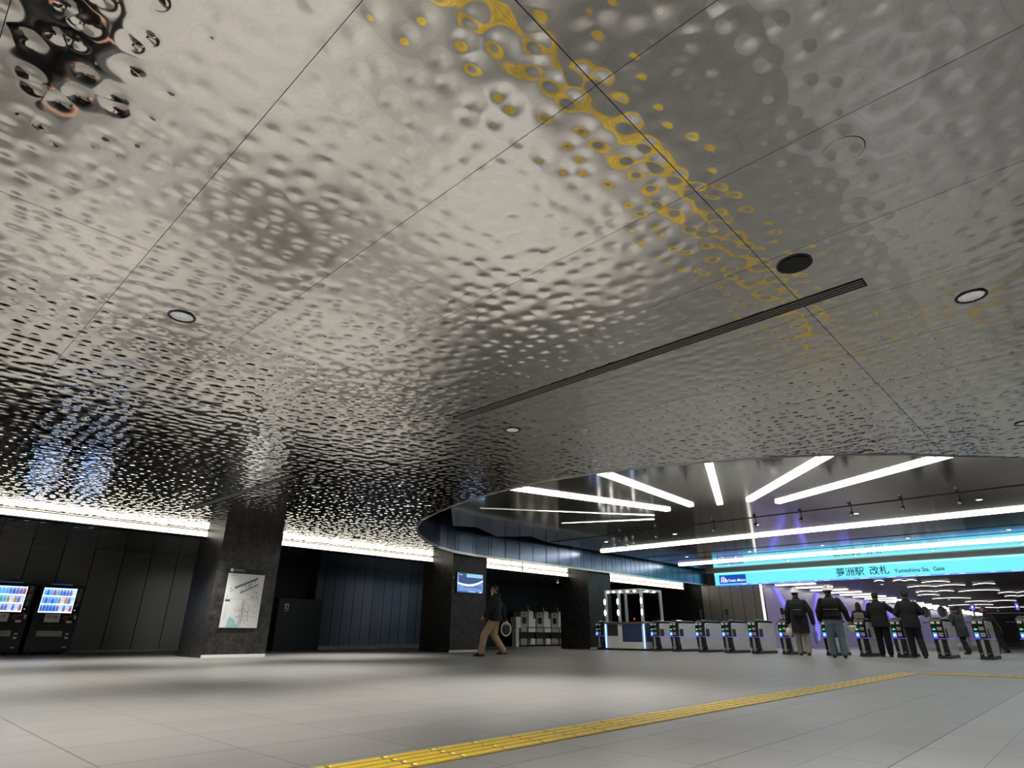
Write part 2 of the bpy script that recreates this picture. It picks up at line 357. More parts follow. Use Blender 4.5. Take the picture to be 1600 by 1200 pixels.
# walls
wl = MB().box(-12, 32, 21.2, 21.5, 0, 2.76); structure(wl.build('wall_left', M['wall']))
structure(MB().box(11.55, 14.35, 20.45, 21.2, .12, 2.76).build('wall_left', M['wall_blue']))
structure(MB().box(14.35, 17.0, 20.9, 21.2, .12, 2.76).build('wall_left', M['wall_blue']))
structure(MB().box(9.6, 11.55, 21.1, 21.2, 0, 2.76).build('wall_left', M['black']))  # black sheet stands in for the dark opening above the cabinet
structure(MB().box(17.0, 31.0, 20.95, 21.2, 0, 2.76).build('wall_left', M['black']))
structure(MB().box(11.5, 14.4, 20.40, 20.46, 0, .12).build('baseboard_left', M['machine_grey']))
structure(MB().box(14.4, 17.0, 20.82, 20.9, 0, .14).build('baseboard_left', M['machine_grey']))
structure(MB().box(-12, 9.6, 21.14, 21.2, 0, .06).build('baseboard_left', M['machine_grey']))
structure(MB().box(31.5, 31.9, 12.42, 15.6, 0, HC).build('wall_end', M['wall_end']))
structure(MB().box(31.6, 31.9, 15.6, 21.2, 0, HC).build('wall_end', M['black']))
structure(MB().box(31.9, 110, 12.42, 12.7, 0, HC).build('wall_corridor', M['lavender']))
structure(MB().box(110, 110.3, -16, 22, 0, HC).build('wall_far', M['plain']))
structure(MB().box(-12, 110, -16.3, -16, 0, 4.6).build('wall_right', M['plain']))
structure(MB().box(-12.3, -12, -16, 22, 0, 4.6).build('wall_rear', M['plain']))
# fascia round the opening: vertical panels with a thin lip
def fascia():
    mb = MB(); lip = MB(); o = [(31.3, 15.15)] + near[::-1] + [(12.3, -.5), (13.6, -1.3), (15.2, -1.9), (31.3, -1.9)]
    # resample the curve into panels about .78 m long
    for i in range(len(o) - 1):
        (x1, y1), (x2, y2) = o[i], o[i + 1]; L = math.hypot(x2 - x1, y2 - y1); k = max(1, round(L / .75))
        for j in range(k):
            a = (x1 + (x2 - x1) * j / k, y1 + (y2 - y1) * j / k); b = (x1 + (x2 - x1) * (j + 1) / k, y1 + (y2 - y1) * (j + 1) / k)
            d = Vector((b[0] - a[0], b[1] - a[1], 0)).normalized(); n = Vector((d.y, -d.x, 0)) * .03
            g = d * .013
            A, B = Vector((*a, HC + .06)) + g, Vector((*b, HC + .06)) - g
            mb.add([A, B, B + Z * 1.02, A + Z * 1.02, A - n, B - n, B - n + Z * 1.02, A - n + Z * 1.02], [(0, 1, 2, 3), (4, 7, 6, 5), (0, 4, 5, 1), (3, 2, 6, 7), (0, 3, 7, 4), (1, 5, 6, 2)])
            A, B = Vector((*a, HC - .012)), Vector((*b, HC - .012)); n2 = n * .6
            lip.add([A - n2, B - n2, B - n2 + Z * .07, A - n2 + Z * .07, A + n2, B + n2, B + n2 + Z * .07, A + n2 + Z * .07], [(0, 1, 2, 3), (4, 7, 6, 5), (0, 4, 5, 1), (3, 2, 6, 7), (0, 3, 7, 4), (1, 5, 6, 2)])
    structure(mb.build('trim_1', M['fascia'])); structure(lip.build('trim_2', M['steel']))
    back = MB()
    for i in range(len(o) - 1):
        (x1, y1), (x2, y2) = o[i], o[i + 1]; d = Vector((x2 - x1, y2 - y1, 0)).normalized(); n = Vector((-d.y, d.x, 0)) * .06
        A, B = Vector((x1, y1, HC + .02)) - n, Vector((x2, y2, HC + .02)) - n
        back.quad(A, B, B + Z * 1.6, A + Z * 1.6)
    structure(back.build('trim_3', M['black']))
fascia()
# raised mirror ceiling inside the opening: faceted outline
rc = [(8.0, -1.85), (8.0, 10.4), (10.62, 12.26), (12.65, 14.45), (13.35, 14.1), (15.2, 15.0), (15.95, 14.05), (17.2, 14.5), (18.01, 14.58), (31.2, 14.75), (31.2, -1.85)]
mb = MB(); mb.prism(rc, (0, 0, HR), (1, 0, 0), (0, 1, 0), (0, 0, .08)); structure(mb.build('ceiling', M['plate']))
# joints in the raised ceiling
structure(MB().box(17.42, 17.50, -1.8, 14.4, HR - .012, HR + .01).build('trim_4', M['black']))
structure(MB().box(23.9, 23.96, -1.8, 14.6, HR - .01, HR + .01).build('trim_5', M['black']))
structure(MB().box(25.6, 25.64, -1.8, 14.6, HR - .01, HR + .01).build('trim_6', M['dark']))
# cove riser behind the wall-side light line
structure(MB().box(-12, 31.3, 16.45, 16.5, 2.76, HC).build('trim_7', M['skirt']))

# ---------------------------------------------------------------- light lines
def line_lamp(a, b, w, h, z, label, group, m='lamp', taper=0.):
    a, b = Vector((*a, 0)), Vector((*b, 0)); d = (b - a); L = d.length; r = math.atan2(d.y, d.x)
    t = thing('linear_ceiling_light', label, 'light', (a.x, a.y, z), r, group)
    MB().prism([(0, -w / 2 * (1 - taper)), (L, -w / 2), (L, w / 2), (0, w / 2 * (1 - taper))], (0, 0, -h), (1, 0, 0), (0, 1, 0), (0, 0, h)).build('diffuser', M[m], t, bevel=.01)
    MB().box(-.02, L + .02, -w / 2 - .012, w / 2 + .012, -.006, 0).build('housing', M['steel'], t)
    return t
fan = 'light lines fanning out on the raised mirror ceiling'
zc = HR - .002
for a, b, w, lab in (((8.6, 9.81), (14.75, 8.0), .15, 'long white light line fanning out to the left, second longest lamp of the fan'),
                  ((8.8, 6.94), (14.59, 7.25), .15, 'white light line of the fan, next to the short upright one and left of it'),
                  ((10.0, 4.58), (14.85, 6.58), .15, 'short steep white light line in the middle of the ceiling fan'),
                  ((10.6, 1.80), (14.96, 5.86), .15, 'slanting white light line of the fan just right of the steep one'),
                  ((12.6, -.21), (15.67, 5.42), .16, 'rightmost and longest slanting white light line of the ceiling fan'),
                  ((12.5, 10.74), (15.23, 8.74), .07, 'thin white light line just below the long left lamp of the fan'),
                  ((14.5, 11.52), (15.78, 9.06), .07, 'lowest and thinnest white light line of the ceiling fan'),
                  ((11.2, 11.70), (12.64, 10.66), .03, 'faint hair-thin light line at the far left corner of the raised ceiling')):
    line_lamp(a, b, w, .05 if w > .1 else .012, zc, lab, fan, 'lamp' if w > .05 else 'tube', .75 if w < .1 else 0.)
line_lamp((20.82, 14.5), (20.82, -1.7), .19, .06, zc, 'long white light line crossing the raised ceiling nearest the black groove', 'long parallel light lines above the gates')
line_lamp((27.48, 14.62), (27.48, -1.7), .19, .06, zc, 'long white light line crossing the raised ceiling just above the cyan sign', 'long parallel light lines above the gates')
def cove(x0, x1, lab):
    t = thing('cove_light', lab, 'light', (x0, 16.40, 2.80), 0, 'glowing light lines between the columns')
    L = x1 - x0
    MB().box(0, L, -.025, .03, 0, .13).build('diffuser', M['cove'], t, bevel=.01)
    MB().box(0, L, -.05, .05, -.02, 0).build('ledge', M['steel'], t)
cove(-11.9, 5.99, 'glowing light line above the vending machines, left of the poster column')
cove(7.51, 13.49, 'glowing light line between the poster column and the screen column')
cove(15.06, 18.03, 'short glowing light line just right of the screen column')
cove(18.13, 20.93, 'glowing light line above the ticket machines, up to the third column')
cove(22.56, 31.0, 'glowing light line above the glass booth, rightmost of the row')

# ---------------------------------------------------------------- downlights
def make_downlight(x, y, label):
    t = thing('downlight', label, 'light', (x, y, HC), 0, 'round recessed downlights in the rippled ceiling')
    ring = MB(); n = 28; vs = []; fs = []
    for i in range(n):
        a = 2 * PI * i / n
        for r, z in ((.088, 0), (.108, 0), (.106, -.006), (.090, -.008)): vs.append((r * math.cos(a), r * math.sin(a), z))
    for i in range(n):
        for k in range(4):
            a, b = i * 4 + k, i * 4 + (k + 1) % 4; c, d = ((i + 1) % n) * 4 + (k + 1) % 4, ((i + 1) % n) * 4 + k; fs.append((a, b, c, d))
    ring.add(vs, fs).build('trim_ring', M['gate_black'], t)
    rf = MB(); vs = []; fs = []
    n = 24
    for j, (r, z) in enumerate(((.0875, 0), (.075, .045), (.05, .085), (.03, .10))):
        for i in range(n):
            a = 2 * PI * i / n; rr = r * (1 - (.05 if i % 2 else 0)); vs.append((rr * math.cos(a), rr * math.sin(a), z))
    for j in range(3):
        for i in range(n): fs.append((j * n + i, j * n + (i + 1) % n, (j + 1) * n + (i + 1) % n, (j + 1) * n + i))
    rf.add(vs, fs).build('reflector', M['reflector'], t)
    MB().cyl((0, 0, .096), (0, 0, .102), .032, n=16).build('lamp', M['lamp_mid'], t)
    return t
sun_spot = bpy.data.lights.new('downlight_beam', 'SPOT'); sun_spot.energy = SPOT_W; sun_spot.spot_size = 1.8; sun_spot.spot_blend = .85
sun_spot.shadow_soft_size = .05; sun_spot.color = (1, .955, .885)
dim_spot = sun_spot.copy(); dim_spot.energy = SPOT_W * .105; dim_spot.spot_size = 2.2; dim_spot.color = (.93, .96, 1)
far_spot = sun_spot.copy(); far_spot.energy = 150; far_spot.spot_size = 2.3
fill_spot = sun_spot.copy(); fill_spot.energy = 70; fill_spot.spot_size = 2.4
dn = {(0, 1): 'silver round downlight left of centre, nearest one on the left of the ceiling', (1, 0): 'silver round downlight at the right of the ceiling, beside the black speaker disc',
      (1, 1): 'small round downlight just below the near end of the long air slot', (0, 2): 'faint round downlight at the far left, above the vending machines', (1, 2): 'faint round downlight near the poster column'}
proto = None
for (x, y) in LIGHTS:
    i, j = round((x - 1.27) / 4.03), round((y - .13) / 4.85)
    lab = dn.get((i, j), 'round recessed downlight in the rippled ceiling, outside the picture')
    if proto is None: proto = make_downlight(x, y, lab); t = proto
    else: t = copy_tree(proto, (x, y, HC), lab)
    l = bpy.data.objects.new('downlight_beam', dim_spot if (j < 0 or (j == 0 and i > 0)) else sun_spot); COL.objects.link(l); l.parent = t; l.location = (0, 0, -.02)
# lamps of the concourse beyond the gates (real downlights further on)
for (x, y) in [(u, v) for u in (18.7, 24.8, 29) for v in (1.6, 4.4, 7.2, 10, 12.8)] + [(u, v) for u in (36, 44, 54, 66, 80) for v in (1, 8)]:
    z = HR if x < 31 else HC
    t = thing('downlight', 'round downlight in the far concourse ceiling' if x > 31 else 'small round downlight in the raised mirror ceiling', 'light', (x, y, z), 0, 'downlights beyond the gates')
    MB().cyl((0, 0, -.012), (0, 0, 0), .09, n=20).build('trim_ring', M['steel'], t); MB().cyl((0, 0, -.016), (0, 0, -.011), .06, n=20).build('lamp', M['lamp_soft'], t)
    l = bpy.data.objects.new('downlight_beam', far_spot); COL.objects.link(l); l.parent = t; l.location = (0, 0, -.05)
for x in (22.6, 24.9):  # two lamps added to brighten the ticket machines
    t = thing('downlight', 'small round downlight added in the low ceiling to brighten the ticket machines', 'light', (x, 18.3, 2.76), 0, 'downlights added to brighten the ticket machines')
    MB().cyl((0, 0, -.012), (0, 0, 0), .07, n=20).build('trim_ring', M['steel'], t); MB().cyl((0, 0, -.016), (0, 0, -.011), .045, n=20).build('lamp', M['lamp_soft'], t)
    l = bpy.data.objects.new('downlight_beam', fill_spot); COL.objects.link(l); l.parent = t; l.location = (0, 0, -.05)
# ---------------------------------------------------------------- ceiling slots, speaker, sensor
def air_slot(x, y0, y1, label):
    t = thing('air_slot', label, 'air vent', (x, y0, HC), 0, 'long slot diffusers in the ceiling')
    L = y1 - y0
    MB().box(-.062, .062, 0, L, -.008, .0).build('frame', M['black'], t)
    for dx in (-.048, -.012, .024): MB().box(dx - .0045, dx + .0045, .01, L - .01, -.011, -.008).build('rail', M['machine_grey'], t)
air_slot(4.52, .67, 5.2, 'long black slot with steel rails running diagonally across the ceiling, near')
air_slot(4.58, 9.27, 13.7, 'long thin slot in the ceiling near the poster column, farther one')
t = thing('ceiling_speaker', 'black round speaker disc in the ceiling near the long slot', 'speaker', (3.93, .97, HC))
MB().cyl((0, 0, -.012), (0, 0, 0), .105, n=36).build('grille', M['black'], t, smooth=False)
MB().cyl((0, 0, -.007), (0, 0, 0), .118, n=36).build('rim', M['blackgl'], t)
t = thing('ceiling_hatch', 'round mirror-finish hatch in the ceiling, upper right', 'hatch', (3.02, .39, HC))
MB().cyl((0, 0, -.001), (0, 0, 0), .106, n=40).build('gap_ring', M['gate_black'], t); MB().cyl((0, .003, -.003), (0, .003, -.001), .1035, n=40).build('cover', M['ripple'], t)
# ---------------------------------------------------------------- columns
LAB = ['black stone column with the station map poster, leftmost', 'black stone column with the lit screen, behind the walking man', 'black stone column right of the ticket machines']
for (x0, x1), lab in zip(cols_xy, LAB):
    t = thing('column', lab, 'column', ((x0 + x1) / 2, 15.35, 0), 0, 'black stone columns along the wall side'); w = (x1 - x0) / 2
    MB().box(-w, w, 0, 1.5, .0, HC).build('shaft', M['stone'], t)
    MB().box(-w - .004, w + .004, -.012, .02, 0, .065).build('skirting', M['skirt'], t)
    MB().box(w - .012, w + .012, -.006, .006, .065, HC - .02).build('corner_trim', M['dark'], t)
    MB().box(-w - .006, w + .006, -.004, 0, 2.18, 2.19).build('joint', M['black'], t)
# ---------------------------------------------------------------- poster on the first column
def poster():
    px, pw, z0, z1 = 6.27, .91, .645, 1.875; H = z1 - z0
    t = thing('map_poster', 'white station map poster with an isometric plan over a line map', 'poster', (px, 15.345, z0))
    MB().box(-.012, pw + .012, -.022, 0, -.012, H + .012).build('frame', M['dark'], t)
    MB().box(0, pw, -.026, -.02, 0, H).build('sheet', M['paper'], t)
    F = -.0262
    def pt(a, b): return (a * pw, F, (1 - b) * H)
    def ln(mb, pts, w):
        for (a, b), (c, d) in zip(pts, pts[1:]):
            p, q = Vector(pt(a, b)), Vector(pt(c, d)); e = (q - p); n = Vector((-e.z, 0, e.x)).normalized() * w / 2; e = e.normalized() * w * .3; y = Vector((0, -.0012, 0))
            mb.add([p - e + n, q + e + n, q + e - n, p - e - n, p - e + n + y, q + e + n + y, q + e - n + y, p - e - n + y], [(0, 1, 2, 3), (4, 7, 6, 5), (0, 4, 5, 1), (1, 5, 6, 2), (2, 6, 7, 3), (3, 7, 4, 0)])
    g = MB(); ln(g, [(.24, .27), (.80, .08)], .045); ln(g, [(.40, .36), (.84, .19)], .03); ln(g, [(.27, .245), (.83, .055)], .012)
    for a in (.52, .60, .68, .76): ln(g, [(a, .30 - (a - .4) * .38), (a - .03, .36 - (a - .4) * .38 - .13)], .012)
    ln(g, [(.60, .25), (.66, .18)], .02)
    for a, b in ((.12, .28), (.12, .33), (.18, .31), (.40, .31), (.82, .34), (.72, .43), (.76, .42), (.86, .43), (.05, .43)): ln(g, [(a, b), (a + .03, b + .015)], .016)
    g.build('plan_drawing', M['mapgrey'], t)
    g = MB(); ln(g, [(0, .475), (1, .475)], .006); ln(g, [(.03, .03), (.22, .03)], .012)
    rr = random.Random(3)
    for k in range(9): a = .05; ln(g, [(a, .60 + k * .03), (a + .07, .60 + k * .03)], .006)
    for k in range(16):
        a, b = rr.uniform(.3, .95), rr.uniform(.55, .97); ln(g, [(a, b), (a + rr.uniform(.02, .06), b)], .007)
    g.build('small_print', M['maplight'], t)
    g = MB(); g.box(.03 * pw, .16 * pw, F - .0015, F, (1 - .525) * H, (1 - .49) * H); g.build('map_title', M['mapnavy'], t)
    g = MB(); g.prism([(.18, .88), (.22, .80), (.33, .84), (.40, .92), (.50, .995), (.16, .995)], pt(0, 0), (pw, 0, 0), (0, 0, -H), (0, -.0008, 0)); g.build('water_area', M['mapteal'], t)
    g = MB()
    for a in (.50, .54, .58): ln(g, [(a, .50), (a + .01, .70), (a - .03, .86), (a - .06, .96)], .007)
    ln(g, [(.3, .70), (.95, .70)], .006); ln(g, [(.36, .6), (.55, .72), (.6, .9), (.78, .97)], .006)
    g.build('railway_lines', M['mapred'], t)
    g = MB(); ln(g, [(.62, .52), (.62, .60), (.80, .60), (.95, .52)], .006); ln(g, [(.60, .66), (.78, .66), (.90, .58)], .006); ln(g, [(.58, .78), (.95, .80)], .006); ln(g, [(.45, .55), (.48, .97)], .006)
    g.build('bus_lines', M['mapgreen'], t)
    g = MB(); ln(g, [(.30, .66), (.42, .68), (.56, .64), (.7, .74), (.72, .9)], .006); ln(g, [(.66, .56), (.70, .66), (.64, .8)], .006); ln(g, [(.52, .5), (.53, .98)], .010); ln(g, [(.35, .8), (.56, .8)], .006)
    g.build('road_lines', M['mapgrey'], t)
    s = thing('information_sign', 'small black strip with a white information disc above the map poster', 'sign', (px + .02, 15.345, z1 + .03))
    MB().box(0, pw - .05, -.008, 0, -.008, .09).build('plate', M['black'], s)
    MB().cyl((.055, -.012, .045), (.055, -.008, .045), .042, n=28).build('disc', M['white'], s)
    text('letter', 'i', .085, M['gate_black'], s, (.055, -.0125, .017), (1, 0, 0), (0, 0, 1), .0006, 'CENTER')
    MB().box(.12, .34, -.0095, -.008, .055, .068).box(.12, .38, -.0095, -.008, .028, .038).build('caption', M['maplight'], s)
poster()
# ---------------------------------------------------------------- screen on the second column
def screen():
    x, y, z = 13.68, 15.345, 1.79; w, h = 1.16, .62
    t = thing('display_screen', 'blue wall-mounted screen with a white swoosh on the second column', 'screen', (x, y, z))
    MB().box(-.02, w + .02, -.05, 0, -.02, h + .02).build('bezel', M['blackgl'], t, bevel=.004)
    MB().box(0, w, -.053, -.049, 0, h).build('picture', M['screen_dark'], t)
    g = MB(); g.prism([(.0, .0), (w, .0), (w, .36), (.9, .30), (.6, .22), (.3, .20), (0, .26)], (0, -.0535, .04), (1, 0, 0), (0, 0, 1), (0, -.001, 0)); g.build('lower_scene', M['screen_mid'], t)
    MB().box(.40, w - .02, -.055, -.053, h - .13, h - .02).box(0, .03, -.055, -.053, .22, h).build('header_band', M['screen_light'], t)
    g = MB()
    up_, lo = [], []
    for i in range(15):
        a = i / 14; c = .30 - .10 * math.sin(a * PI * .85) + .16 * a * a; k = .022 + .012 * math.sin(a * PI)
        up_.append((a * w * 1.0, c + k)); lo.append((a * w * 1.0, c - k))
    g.prism(up_ + lo[::-1], (0, -.0545, 0), (1, 0, 0), (0, 0, 1), (0, -.002, 0)); g.build('swoosh', M['screen_white'], t)
    g = MB(); rr = random.Random(5)
    for k in range(14):
        a = .30 + k * .058; hh = rr.uniform(.05, .16); g.box(a, a + .03, -.0562, -.0545, .16, .16 + hh)
    g.build('crowd_picture', M['screen_dark'], t)
    g = MB(); g.box(.08, .22, -.0555, -.0535, h - .07, h - .055).box(.5, .8, -.0565, -.0545, .03, .045).box(1.0, 1.1, -.0565, -.0545, .02, .05); g.build('caption', M['white_em'], t)
    for dz in (.0, .45): tag(MB().box(x - .14, x - .11, y - .012, y, z + dz - .02, z + dz + .02).build('wall_button', M['white']), 'tiny white button left of the blue screen, ' + ('lower' if dz == 0 else 'upper') + ' one', 'button', 'buttons beside the screen')
screen()
# ---------------------------------------------------------------- vending machines
def bottle_bm():
    return MB().cyl((0, 0, 0), (0, 0, .105), .031, n=10).cyl((0, 0, .105), (0, 0, .135), .031, .014, n=10).cyl((0, 0, .135), (0, 0, .158), .014, n=8)
def vending(x, label, seed):
    t = thing('vending_machine', label, 'vending machine', (x, 20.1, 0), 0, 'black drink vending machines'); w = .97; H = 1.68; rr = random.Random(seed)
    c = MB().box(0, w, .13, .8, .05, H).box(0, .07, 0, .13, .05, H).box(.80, w, 0, .13, .05, H).box(.07, .80, 0, .13, .05, .99).box(.07, .80, 0, .13, 1.60, H).box(.05, .15, .1, .7, 0, .05).box(.8, .9, .1, .7, 0, .05)
    c.build('cabinet', M['blackgl'], t)
    MB().box(.07, .80, .118, .129, .99, 1.60).build('backlight', M['vend_light'], t)
    sh = MB()
    for z in (.995, 1.19, 1.39): sh.box(.075, .795, .01, .117, z, z + .012)
    s = sh.build('shelf', M['white'], t)
    MB().box(.075, .795, .004, .010, .99, 1.02).box(.075, .795, .004, .010, 1.185, 1.21).box(.075, .795, .004, .010, 1.385, 1.41).box(.075, .795, .01, .06, 1.575, 1.59).box(.072, .084, .004, .01, .99, 1.6).box(.786, .798, .004, .01, .99, 1.6).build('shelf_light', M['vend_shelf'], t)
    base = None
    for r, z in enumerate((1.008, 1.203, 1.403)):
        for k in range(10):
            me_i = (0 if k < 5 else (5, 4, 5, 4, 6)[k - 5]) if r == 0 else ((1, 0, 1, 0, 1, 3, 4, 3, 5, 4)[k] if r == 1 else (1, 0, 1, 6, 1, 5, 0, 5, 5, 4)[k])
            me_i = (me_i + (rr.randrange(7) if seed == 2 and rr.random() < .35 else 0)) % 7
            o = bottle_bm().build('bottle', drink[me_i], t, smooth=True) if True else None
            o.location = (.115 + k * .072, .07, z); o.scale = (1, 1, rr.uniform(.95, 1.1))
    MB().box(.07, .80, -.002, .002, .985, 1.6).build('window', M['glass'], t)
    MB().box(.845, .93, -.008, 0, 1.46, 1.62).box(.845, .93, -.008, 0, 1.28, 1.44).box(.845, .92, -.008, 0, 1.14, 1.26).build('side_label', M['tan'], t)
    MB().box(.25, .58, -.008, 0, .76, .96).build('notice', M['paper'], t)
    MB().box(.29, .40, -.0095, -.008, .86, .94).box(.43, .52, -.0095, -.008, .85, .93).build('notice_picture', M['machine_grey'], t)
    b = MB().cyl((.70, -.012, .87), (.70, 0, .87), .055, n=24).prism([(.72, .85), (.90, .93), (.90, .97), (.72, .90)], (0, -.006, 0), (1, 0, 0), (0, 0, 1), (0, .006, 0)); b.build('round_badge', M['red'], t)
    MB().box(.74, .86, -.012, 0, .745, .80).build('coin_panel', M['offwhite'], t); MB().box(.895, .935, -.012, 0, .84, .93).build('card_reader', M['white'], t)
    MB().box(.17, .72, -.006, 0, .42, .55).build('delivery_flap', M['machine_grey'], t, bevel=.004)
    MB().box(.80, .87, -.01, 0, .36, .41).box(.80, .87, -.01, 0, .46, .50).build('coin_return', M['steel'], t); MB().box(.80, .88, -.01, 0, .15, .18).build('lock_plate', M['steel'], t)
    MB().box(.845, .865, -.01, -.004, 1.05, 1.07).build('indicator', M['white_em'], t)
    g = MB(); n = 12; up_ = [(.45 + .24 * math.cos(PI * i / n), .10 * math.sin(PI * i / n)) for i in range(n + 1)]; g.prism(up_, (0, .12, H), (1, 0, 0), (0, 0, 1), (0, .05, 0)); g.build('top_sign', M['dark'], t)
    MB().box(.22, .68, .06, .20, H, H + .02).build('top_tray', M['screen_dark'], t)
vending(3.50, 'black vending machine with a lit drink window, fully in view, the right one', 1)
vending(2.42, 'black vending machine with a lit drink window, cut by the left picture edge', 2)
# ---------------------------------------------------------------- dark cabinet with a small sign
t = thing('service_cabinet', 'low blue-black cabinet wall with a small white pictogram, right of the poster column', 'cabinet', (9.93, 19.85, 0))
MB().box(0, 1.62, 0, .7, 0, 1.60).build('body', mat('cabinet_blue_black', (.022, .028, .036), .4, .3, noise=.15), t, bevel=.004)
MB().box(.8, .806, -.003, 0, .05, 1.58).build('seam', M['black'], t)
s = MB().box(.22, .36, -.006, 0, 1.27, 1.43).build('pictogram_plate', M['white'], t)
MB().prism([(.245, 1.30), (.30, 1.29), (.335, 1.36), (.32, 1.41), (.28, 1.36)], (0, -.009, 0), (1, 0, 0), (0, 0, 1), (0, .003, 0)).build('pictogram', M['black'], s)
MB().box(.20, .38, -.003, 0, 1.215, 1.235).box(.24, .33, -.003, 0, 1.19, 1.2).build('caption', M['machine_grey'], t)
MB().cyl((.27, -.02, 1.08), (.27, 0, 1.08), .05, n=20).build('call_button', M['dark'], t)

# ---------------------------------------------------------------- ticket machines and rail
def ticket_machine(x, label):
    t = thing('ticket_machine', label, 'ticket machine', (x, 20.2, 0), 0, 'three grey machines behind the rail')
    MB().box(0, .46, .0, .5, .62, 1.52).build('screen_housing', M['machine_grey'], t, bevel=.02)
    MB().box(0, .46, 0, .5, .06, .34).build('lower_panel', M['machine_grey'], t, bevel=.01)
    MB().box(-.02, 1.0, .05, .5, .30, .66).build('black_band', M['black'], t)
    MB().box(.08, .36, -.012, 0, 1.0, 1.28).build('screen', M['blackgl'], t, bevel=.004)
    MB().cyl((.20, -.015, 1.41), (.20, 0, 1.41), .045, n=20).build('camera_lens', M['black'], t)
    n = 10; prof = [(.46, .62), (.80, .62), (.80, 1.46)] + [(.63 + .17 * math.cos(PI * i / n), 1.46 + .12 * math.sin(PI * i / n)) for i in range(n + 1)][1:-1] + [(.46, 1.46)]
    MB().prism(prof, (0, -.08, 0), (1, 0, 0), (0, 0, 1), (0, .55, 0)).build('rounded_cover', M['offwhite'], t, bevel=.012)
    MB().box(.80, .97, -.06, .4, .62, 1.22).build('side_box', M['offwhite'], t, bevel=.012)
    MB().box(.66, .97, -.04, .4, .06, .34).build('foot_box', M['offwhite'], t, bevel=.01)
    MB().limb([(.56, -.02, 1.5), (.47, -.02, 1.68), (.47, -.02, 1.74)], [.03, .022, .03], 10).build('call_lamp', M['white'], t, smooth=True)
    MB().cyl((.58, .3, 1.56), (.58, .3, 2.74), .008, n=8).build('cable', M['dark'], t)
    return t
for i, lab in enumerate(('grey ticket machine with rounded cover, nearest the walking man', 'grey ticket machine with rounded cover, middle of the three', 'grey ticket machine with rounded cover, rightmost of the three')):
    ticket_machine(22.15 + 1.13 * i, lab)
t = thing('queue_rail', 'thin dark metal rail standing in front of the three ticket machines', 'railing', (21.7, 19.4, 0))
MB().cyl((0, 0, .82), (3.5, 0, .82), .022, n=10).build('top_bar', M['dark'], t)
for k in range(4): MB().cyl((.02 + k * 1.15, 0, 0), (.02 + k * 1.15, 0, .82), .024, n=10).build('post', M['dark'], t)
MB().cyl((0, 0, .10), (3.5, 0, .10), .012, n=8).build('lower_bar', M['dark'], t)
tag(MB().box(21.75, 22.08, 20.15, 20.5, .80, 1.28).box(21.8, 22.02, 20.2, 20.45, 0, .80).build('white_terminal', M['offwhite'], bevel=.01), 'small off-white box terminal left of the ticket machines', 'terminal')
t = thing('brochure_rack', 'narrow metal rack with shelves right of the ticket machines', 'rack', (25.62, 20.0, 0))
MB().box(0, .04, 0, .04, 0, 1.1).box(0, .04, .3, .34, 0, 1.1).box(.16, .2, 0, .04, 0, .35).build('frame', M['steel'], t)
for z in (.42, .8, 1.08): MB().box(0, .42, 0, .34, z, z + .03).build('shelf', M['steel'], t)
MB().box(-.05, .12, -.02, .3, 1.14, 1.34).build('top_box', M['white'], t)

# ---------------------------------------------------------------- glass booth with counter
def booth():
    t = thing('glass_booth', 'glass service booth with bright chrome posts and a counter among the gates', 'booth', (20.6, 12.64, 0))
    Lx, Ly = 1.5, 1.7
    MB().box(.0, Lx, 0, Ly, .06, .92).build('counter_base', M['white'], t, bevel=.01)
    MB().box(-.02, Lx + .02, -.02, Ly + .02, 0, .06).build('plinth', M['black'], t)
    MB().box(-.06, Lx + .06, -.06, Ly + .06, .92, .99).build('counter_top', M['steel'], t, bevel=.01)
    MB().box(-.012, 0, .10, .95, .30, .90).build('front_panel', M['mapnavy'], t); MB().box(-.014, 0, 1.15, 1.62, .5, .9).build('side_window', M['dark'], t)
    MB().box(.1, .5, -.012, 0, .3, .9).build('front_panel', M['mapnavy'], t); MB().box(.62, .72, -.012, 0, .2, .9).build('front_strip', M['machine_grey'], t); MB().box(.84, 1.4, -.012, 0, .2, .9).build('front_panel', M['dark'], t)
    for y in (-.0, Ly): MB().cyl((-.02, y, .08), (-.02, y, .92), .022, n=10).build('light_tube', M['glow_blue'], t)
    for (x, y) in ((.05, .05), (.05, Ly - .05), (Lx - .05, .05), (Lx - .05, Ly - .05), (.05, Ly * .62)):
        MB().box(x - .05, x + .05, y - .05, y + .05, .99, 2.12).build('post', M['post_white'], t, bevel=.02)
    MB().box(0, Lx, 0, .1, 2.08, 2.16).box(0, Lx, Ly - .1, Ly, 2.08, 2.16).box(0, .1, .1, Ly - .1, 2.08, 2.16).box(Lx - .1, Lx, .1, Ly - .1, 2.08, 2.16).build('top_rail', M['post_white'], t, bevel=.02)
    MB().box(.045, .055, .1, Ly - .1, .99, 2.08).build('glass_pane', M['glass'], t); MB().box(.1, Lx - .1, .045, .055, .99, 2.08).build('glass_pane', M['glass'], t)
    for (x, y) in ((-.01, .3), (-.01, .62), (-.01, .95), (-.01, 1.25), (-.01, 1.5), (.4, -.01), (.9, -.01)):
        MB().ell((x, y, 2.07), (.05, .06, .04), 12, 8).build('spot_lamp', M['lamp_soft'], t, smooth=True)
    for z in (1.32, 1.72):  # glowing blobs stand in for lamp reflections on the posts
        for y in (.0, Ly * .62, Ly - .04): MB().ell((-.012, y + .03, z), (.02, .045, .11), 12, 8).build('post_glint', M['lamp_soft'], t, smooth=True)
    MB().ell((.5, .7, 1.1), (.035, .035, .045), 10, 8).build('red_lamp', mat('red_lamp', (.6, .05, .02), .4, emit=(.8, .05, .02), es=1.), t, smooth=True)
booth()
